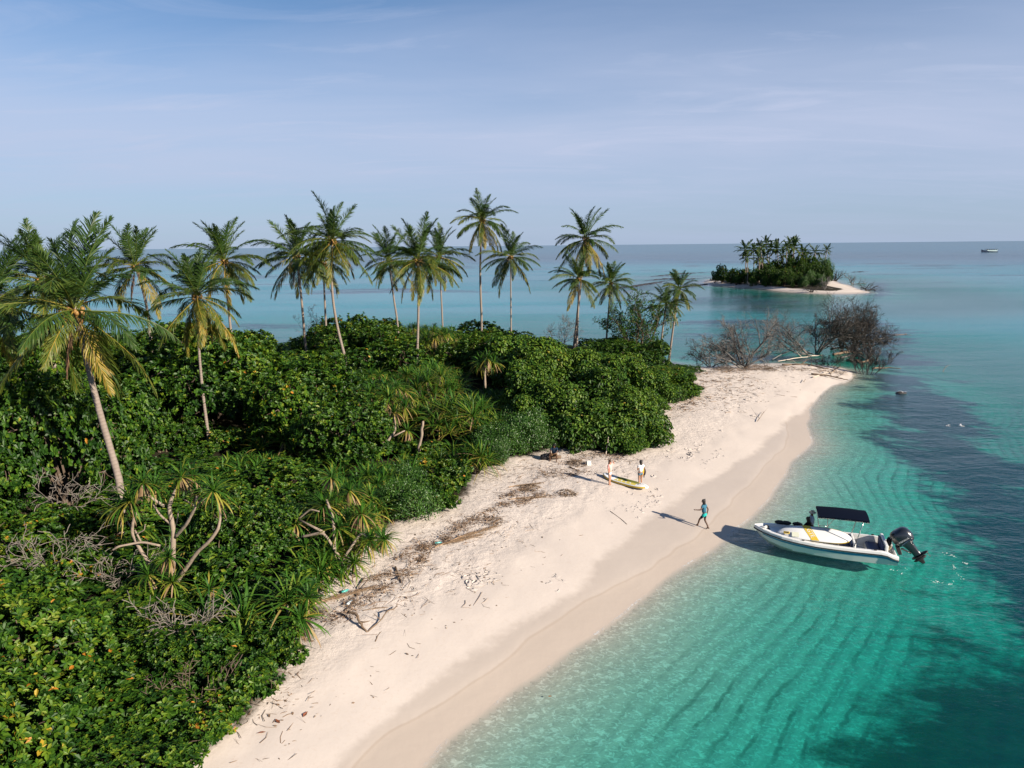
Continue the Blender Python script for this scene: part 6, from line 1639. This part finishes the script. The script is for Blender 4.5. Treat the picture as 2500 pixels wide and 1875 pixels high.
    if face:
        f = hd + np.array([0, .082, -.018])
        for sx in (-.032, .032):
            m = MB(); m.ball(f + np.array([sx, .002, .0]), (.012, .006, .007), 8, 6); m.part('eye', M_EYE, root, True)
        m = MB(); m.ball(f + np.array([0, .010, -.030]), (.013, .018, .022), 8, 6); m.part('nose', skin, root, True)
        m = MB(); m.ball(f + np.array([0, -.006, -.068]), (.024, .007, .006), 8, 6); m.part('mouth', M_LIP, root, True)
        for sx in (-1, 1):
            m = MB(); m.ball(hd + np.array([sx * .086, .005, -.025]), (.010, .018, .028), 8, 6); m.part('ear', skin, root, True)
    return root, J
M_EYE = simple('eye_dark', (.02, .015, .012), .3); M_LIP = simple('lip', (.28, .09, .075), .5)
SK_D = simple('skin_dark', (.085, .042, .024), .5, .35, .1); SK_M = simple('skin_tan', (.34, .17, .10), .5, .35, .1); SK_L = simple('skin_light', (.42, .22, .14), .5, .35, .1)
HAIR = simple('black_hair', (.010, .008, .008), .55, .4, .2, 20); HAIRB = simple('brown_hair', (.06, .028, .016), .55, .4, .25, 20)
def cloth(n, c): return simple(n, c, .9, .15, .14, 9, bump=.01)
def feet_at(px, py): return G(px, py)
# the walker, stepping away from the boat up the wet sand
p = feet_at(1719, 1292)
person('person in blue tee and turquoise shorts walking up the wet sand away from the boat', p, math.radians(62), dict(
    anR=(.07, -.22, .10), knR=(.10, .00, .50), toR=(.07, -.07, .03), anL=(-.10, .36, .22), knL=(-.10, .26, .58), toL=(-.11, .47, .20), elL=(-.36, .15, 1.24), wrL=(-.46, .34, 1.24), elR=(.24, -.12, 1.14), wrR=(.25, -.08, .89),
    pelvis=(0, .03, .95), chest=(0, .07, 1.31), neck=(0, .08, 1.47), chin=(0, .10, 1.555), brow=(0, .11, 1.64), top=(0, .095, 1.69), shL=(-.185, .10, 1.40), shR=(.185, .05, 1.40), belly=(0, .05, 1.1)),
    SK_D, cloth('blue_tee', (.035, .13, .20)), cloth('turquoise_shorts', (.02, .40, .38)), HAIR, 1.0, .1, .5, .38, .16, cloth('dark_leggings', (.008, .012, .03)), True)
m = MB()
# pink tee, shading her eyes
p = feet_at(1488, 1186)
root, J = person('person in long pink tee and white shorts shading the eyes with one raised hand', p, math.radians(-122), dict(elL=(-.33, .16, 1.46), wrL=(-.15, .16, 1.64), elR=(.22, -.02, 1.12), wrR=(.20, .05, .88), anL=(-.07, 0, .085), anR=(.07, 0, .085), toL=(-.08, .15, .03), toR=(.08, .15, .03), knL=(-.075, .02, .49), knR=(.075, .02, .49)),
    SK_L, cloth('pink_tee', (.78, .38, .34)), cloth('white_shorts', (.70, .67, .64)), HAIRB, .98, .35, .75, .42, .12)
# white tee, holding the life jacket
p = feet_at(1563, 1187)
root, J = person('person in white tee and denim shorts with the back turned, clutching a yellow life vest', p, math.radians(28), dict(elL=(-.24, .02, 1.12), wrL=(.02, .24, 1.10), elR=(.30, -.03, 1.16), wrR=(.25, .22, 1.12), anL=(-.13, -.06, .085), knL=(-.11, .0, .49), toL=(-.15, .09, .03), anR=(.12, .05, .085), knR=(.11, .05, .49), toR=(.14, .20, .03), hipR=(.09, 0, .9)),
    SK_M, cloth('white_tee', (.72, .71, .70)), cloth('denim_shorts', (.10, .16, .20)), HAIR, .98, -.1, .5, .40, .05)
vest = thing('life_vest', 'yellow and black life vest hanging from the arms of the white-shirted person', 'life vest', p, math.radians(28), None, .86)
M_VEST = cloth('vest_yellow', (.62, .32, .03)); M_VBLK = cloth('vest_black', (.03, .026, .03))
m = MB()
m.loft([[(.30 + .05 * c * s_ + .02 * math.sin(z * 9), .22 + .07 * s_ * d_, z) for c, d_ in ((1, .2), (.7, 1), (-.7, 1), (-1, .2), (-.7, -1), (.7, -1))] for z, s_ in ((1.42, .5), (1.36, .8), (1.2, 1.3), (1.0, 1.7), (.82, 1.5), (.66, 1.2), (.55, .5))], True, True)
m.part('front_panel', M_VEST, vest, True)
m = MB()
m.loft([[(.45 + .07 * c * s_, .17 + .05 * s_ * d_, z) for c, d_ in ((1, .2), (.7, 1), (-.7, 1), (-1, .2), (-.7, -1), (.7, -1))] for z, s_ in ((1.12, .3), (1.02, 1.0), (.86, 1.5), (.72, 1.2), (.60, .4))], True, True); m.part('back_panel', M_VBLK, vest, True)
m = MB(); m.tube(np.array([(.40, .2, .68), (.44, .16, .55), (.43, .17, .45)]), .022, 5); m.tube(np.array([(.36, .2, .62), (.37, .18, .52)]), .02, 5); m.part('strap', M_VBLK, vest)
# the seated man under the trees
p = feet_at(1361, 1129)
hz = .46
root, J = person('person in dark shirt sitting under the trees, forearms resting on the knees', p + np.array([-.18, .42, 0]), math.radians(176), dict(pelvis=(0, -.02, hz), belly=(0, .04, hz + .15), chest=(0, .13, hz + .37), neck=(0, .19, hz + .52), chin=(0, .225, hz + .60), brow=(0, .23, hz + .69), top=(0, .21, hz + .74),
    shL=(-.185, .16, hz + .46), shR=(.185, .16, hz + .46), elL=(-.25, .30, hz + .22), wrL=(-.05, .44, hz + .17), elR=(.26, .28, hz + .22), wrR=(.20, .48, hz + .12),
    hipL=(-.10, .0, hz - .02), knL=(-.18, .41, hz + .05), anL=(-.16, .42, .085), toL=(-.18, .56, .03), hipR=(.10, .0, hz - .02), knR=(.34, .32, hz + .02), anR=(.26, .22, .085), toR=(.33, .34, .03)),
    SK_D, cloth('navy_shirt', (.012, .028, .055)), cloth('tan_shorts', (.20, .13, .065)), None, 1.0, -.1, .6, .78)
hat = thing('hat', 'dark brimmed hat worn by the seated person under the trees', 'hat', p + np.array([-.18, .42, 0]), math.radians(176), None, .88)
def hat_parts(par, c, mat, r0=.17):
    m = MB(); n = 18
    prof = [(.10, .10), (.098, .10), (.10, .035), (r0, .0), (r0, -.008), (.10, .022), (.088, .09)]
    m.loft([[(c[0] + r_ * math.cos(a), c[1] + r_ * math.sin(a), c[2] + z) for a in np.linspace(0, 2 * math.pi, n, endpoint=False)] for r_, z in [(.01, .115), (.06, .112)] + prof], True); m.part('brim_and_crown', mat, par, True)
hat_parts(hat, np.array([0, .21, hz + .70]), cloth('black_felt', (.012, .012, .014)))
seat = MB(); seat.tube(np.array([(-.40, .02, .20), (-.1, -.03, .22), (.2, .0, .22), (.42, .04, .20)]), [.10, .12, .12, .10], 9)
seat = seat.part('log_seat', M_DRIFT, None, True); seat.location = p + np.array([-.18, .42, 0]); tag(seat, 'short brown log used as a seat at the foot of the drooping-leaved trees', 'log')
bg = G(1337, 1122); bag = thing('duffel_bag', 'black bag lying on the sand beside the seated person', 'bag', bg, .3)
m = MB(); m.loft([[(x, .20 * s_ * math.cos(a), .20 + .20 * s_ * math.sin(a)) for a in np.linspace(0, 6.283, 12, endpoint=False)] for x, s_ in ((-.45, .3), (-.42, .8), (-.2, 1.0), (.15, 1.05), (.40, .85), (.44, .3))], True, True); m.part('bag', M_BLACK, bag, True)
m = MB()
for y in (-.1, .1): m.tube(np.array([(-.2, y, .38), (-.1, y, .50), (.1, y, .50), (.2, y, .38)]), .015, 5)
m.part('strap', M_BLACK, bag)
bx = G(1437, 1136); wb = thing('jerrycan_box', 'small white lidded box standing alone in the beach litter', 'box', bx, .25)
m = MB(); m.box((0, 0, .12), (.26, .20, .22), bevel=.02); m.part('box', M_WHITE, wb); m = MB(); m.box((0, 0, .245), (.28, .22, .03), bevel=.01); m.part('lid', M_WHITE, wb); m = MB(); m.tube(np.array([(-.08, 0, .26), (-.05, 0, .30), (.05, 0, .30), (.08, 0, .26)]), .01, 5); m.part('handle', M_WHITE, wb)
# two people aboard
def aboard(x, y, z=.16): return np.array([bc[0], bc[1], z]) + fwd_ * x * KX + port * y
yb = bh - math.pi / 2
wx = np.array([bc[0], bc[1], .17]) + fwd_ * (.46 * KX) - port * .58
person('person in pale blue shirt and sun hat standing in the boat at the canopy edge', wx, yb + .2, dict(elL=(-.24, .10, 1.14), wrL=(-.20, .30, 1.0)), SK_D, cloth('pale_blue_shirt', (.42, .50, .58)), cloth('grey_trousers', (.12, .12, .12)), None, 1.0, .15, .95, .9)
ht = thing('hat', 'light straw hat on the person standing in the boat', 'hat', wx, yb + .2, None, .88); hat_parts(ht, np.array([0, .0, 1.66]), cloth('straw_hat', (.50, .46, .38)), .19)
m = MB(); m.box((.62 * KX, -.36, .42), (.50, .55, .52), bevel=.04); m.part('bow_bench', M_GEL, boat)
wx2 = aboard(.60, -.34, .335)
person('dark-haired person all in black sitting in the boat, one hand over the white board', wx2, yb - .5, dict(pelvis=(0, -.02, .50), belly=(0, .0, .65), chest=(0, .03, .87), neck=(0, .05, 1.02), chin=(0, .07, 1.10), brow=(0, .08, 1.19), top=(0, .06, 1.24), shL=(-.185, .04, .96), shR=(.185, .04, .96),
    elL=(-.30, .14, .80), wrL=(-.34, .34, .92), elR=(.28, .12, .74), wrR=(.16, .30, .66), hipL=(-.10, 0, .48), hipR=(.10, 0, .48), knL=(-.12, .42, .50), knR=(.12, .42, .50), anL=(-.12, .40, .04), anR=(.12, .40, .04), toL=(-.12, .53, -.03), toR=(.12, .53, -.03)),
    SK_D, cloth('black_top', (.008, .008, .009)), cloth('black_trousers', (.010, .010, .012)), HAIR, 1.0, .1, .9, .95, .14)

# ------------------------------------------------------------------ small things: bottles, birds, foam, the distant boat
def bottle(label, q, rz, mat):
    b = at(*q); o = thing('plastic_bottle', label, 'bottle', b + np.array([0, 0, .05]), rz, 'plastic bottles in the wrack')
    m = MB(); m.loft([[(x, r_ * math.cos(a), r_ * math.sin(a)) for a in np.linspace(0, 6.283, 12, endpoint=False)] for x, r_ in ((-.16, .03), (-.155, .05), (.05, .052), (.11, .03), (.13, .018), (.15, .018))], True, True); m.part('bottle', mat, o, True)
    m = MB(); m.tube(np.array([(.15, 0, 0), (.175, 0, 0)]), .021, 8); m.part('cap', M_BLUE, o)
bottle('pale grey plastic bottle lying below the dry palm frond', Z5(650, 785), 1.2, simple('grey_plastic', (.42, .47, .50), .35))
bottle('teal plastic bottle lying behind the dry palm frond', Z5(585, 605), .8, simple('teal_plastic', (.05, .33, .29), .35))
bottle('small turquoise bottle in the thick of the wrack line by the dry fronds', ((700 + 1168 * .31646) / DS, (1150 + 562 * .31646) / DS), .4, simple('turquoise_plastic', (.10, .42, .40), .35))
def tern(label, px, py, z, yaw, s=1.0):
    b = P(px, py, z); o = thing('tern', label, 'bird', b, yaw, 'terns over the seagrass', s)
    m = MB(); m.loft([[(x, r_ * math.cos(a), zc + r_ * math.sin(a)) for a in np.linspace(0, 6.283, 10, endpoint=False)] for x, r_, zc in ((.19, .006, .0), (.14, .012, .0), (.115, .024, .005), (.08, .028, .006), (.03, .036, 0), (-.05, .034, 0), (-.12, .016, .004), (-.22, .005, .008))], True, True); m.part('body', simple('white_feathers', (.75, .75, .74), .7), o, True)
    for sd in (1, -1):
        m = MB(); m.loft([[(x0, y * sd, z0), (x0 - c, y * sd, z0 - .003), (x0 - c * .5, y * sd, z0 + .008)] for x0, y, z0, c in ((.06, .02, .02, .11), (.09, .16, .09, .10), (.05, .30, .08, .07), (-.06, .42, .04, .02))], True, True); m.part('wing', simple('grey_wing', (.55, .56, .58), .7), o)
    m = MB(); m.ball((.115, 0, .018), (.02, .018, .012), 8, 6); m.part('cap', M_BLACK, o, True)
tern('white tern gliding low over the navy seagrass, wings spread', 2346, 1040, 1.2, 2.6)
tern('darker tern just left of the white one, low over the seagrass', 2314, 1040, .7, 2.2, .8)
rk = P(2200, 960, 0.0); o = MB(); o.ball((0, 0, -.05), (.55, .35, .22), 12, 8); o = o.part('rock', M_RUB, None, True); o.location = rk; tag(o, 'low dark rock awash in the navy seagrass off the spit', 'rock')
tern('small white tern resting on the low dark rock', 2204, 957, .22, 1.0, .9)
def foam():
    r = np.random.default_rng(6); m = MB()
    def Z8(x, y): return (1700 + x * .36166, 900 + y * .36166)
    arcs = [([(1660, 1245), (1720, 1258), (1750, 1275)], 26), ([(1800, 1305), (1825, 1315)], 14), ([(1740, 1320), (1735, 1345), (1755, 1385), (1780, 1420)], 30), ([(1570, 1435), (1640, 1440), (1720, 1450), (1745, 1440)], 40), ([(1290, 1345), (1340, 1365), (1440, 1410)], 22), ([(1205, 1315), (1235, 1300), (1240, 1310)], 16), ([(1415, 1350), (1418, 1352)], 4)]
    for pts, n in arcs:
        n = max(2, int(n * .45))
        q = np.array([P(*Z8(*p), 0.0) for p in pts]); t = r.uniform(0, len(q) - 1, n)
        for tt in t:
            c = np.array([np.interp(tt, np.arange(len(q)), q[:, k]) for k in range(3)]) + np.array([r.normal() * .05, r.normal() * .08, .006])
            m.ball(c, (r.uniform(.012, .05), r.uniform(.008, .022), .008), 6, 4, rotz(r.uniform(0, 3)))
    o = m.part('foam', simple('white_foam', (.75, .78, .77), .8), None, True); o['kind'] = 'stuff'
foam()
lf = P(1342, 1701, 0.0); m = MB()
m.add([(-.06, 0, 0), (0, .03, .012), (.07, 0, .01), (0, -.03, .008)], [[0, 1, 2, 3]]); o = m.part('fallen_leaf', simple('orange_leaf', (.30, .12, .02), .6)); o.location = lf + np.array([0, 0, .012]); tag(o, 'single orange leaf floating in the clear shallows at the bottom', 'leaf')
# red-brown fallen leaves on the open sand
for k, (x, y, lab) in enumerate([(585, 1487, 'curled dark leaf lying on the sand below the hanging yellow straps'), (660, 1545, 'single red-brown leaf on open sand seaward of the leaf-strewn corner'), (600, 1560, 'red-brown leaf on open sand just beyond the corner twigs'), (565, 1585, 'brown leaf at the edge of the leaf-strewn sand corner'), (585, 1475, 'tiny brown leaf beside the curled dark leaf')]):
    b = at(x, y); m = MB(); s = .13
    m.add([(-s, 0, .01), (-.3 * s, .45 * s, .045), (s, 0, .03), (-.2 * s, -.4 * s, .02), (.1 * s, 0, .01)], None, [[0, 1, 4], [1, 2, 4], [2, 3, 4], [3, 0, 4]]); o = m.part('fallen_leaf', simple('red_brown_leaf', (.19, .06, .025), .6)); o.location = b + np.array([0, 0, .02]); o.rotation_euler = (0, 0, k * 1.1 + .2); tag(o, lab, 'leaf', 'fallen leaves on the sand')
# the excursion boat near the horizon
dp = P(2415, 615.5, 0.0); dh = thing('excursion_boat', 'distant wooden excursion boat with a long flat roof near the horizon', 'boat', dp, math.pi + .02)
m = MB(); rg = []
for x, b, zs, zk in ((-10.6, 1.6, 1.2, -.3), (-9, 2.1, 1.1, -.8), (-4, 2.5, 1.1, -.9), (2, 2.4, 1.4, -.9), (6, 1.8, 2.1, -.6), (9, .8, 2.9, .2), (10.8, .06, 3.6, 1.6)):
    rg.append([(x, 0, zk), (x, b * .75, zk * .3), (x, b, zs), (x, b - .15 if b > .3 else b, zs), (x, 0, zs - .1), (x, -(b - .15 if b > .3 else b), zs), (x, -b, zs), (x, -b * .75, zk * .3)])
m.loft(rg, True, True); m.part('hull', simple('dark_blue_hull', (.012, .03, .07), .5), dh)
m = MB(); m.box((-2.6, 0, 1.75), (13.5, 3.6, 1.5), bevel=.1); m.part('cabin', simple('pale_blue_cabin', (.30, .42, .45), .6), dh)
m = MB(); m.box((-2.6, 0, 3.75), (15.6, 4.3, .28), bevel=.1); m.part('roof', M_NAVY, dh)
for x in (-9.4, -6.4, -3.4, -.4, 2.6, 4.6):
    for y in (-1.8, 1.8):
        m = MB(); m.box((x, y, 3.05), (.16, .16, 1.15)); m.part('roof_post', M_WHITE, dh)
m = MB()
for x in (-7.9, -4.9, -1.9, 1.1):
    m.box((x, 1.82, 2.95), (1.8, .06, .75)); m.box((x, -1.82, 2.95), (1.8, .06, .75))
m.part('window_band', simple('dark_window', (.02, .06, .09), .2), dh)
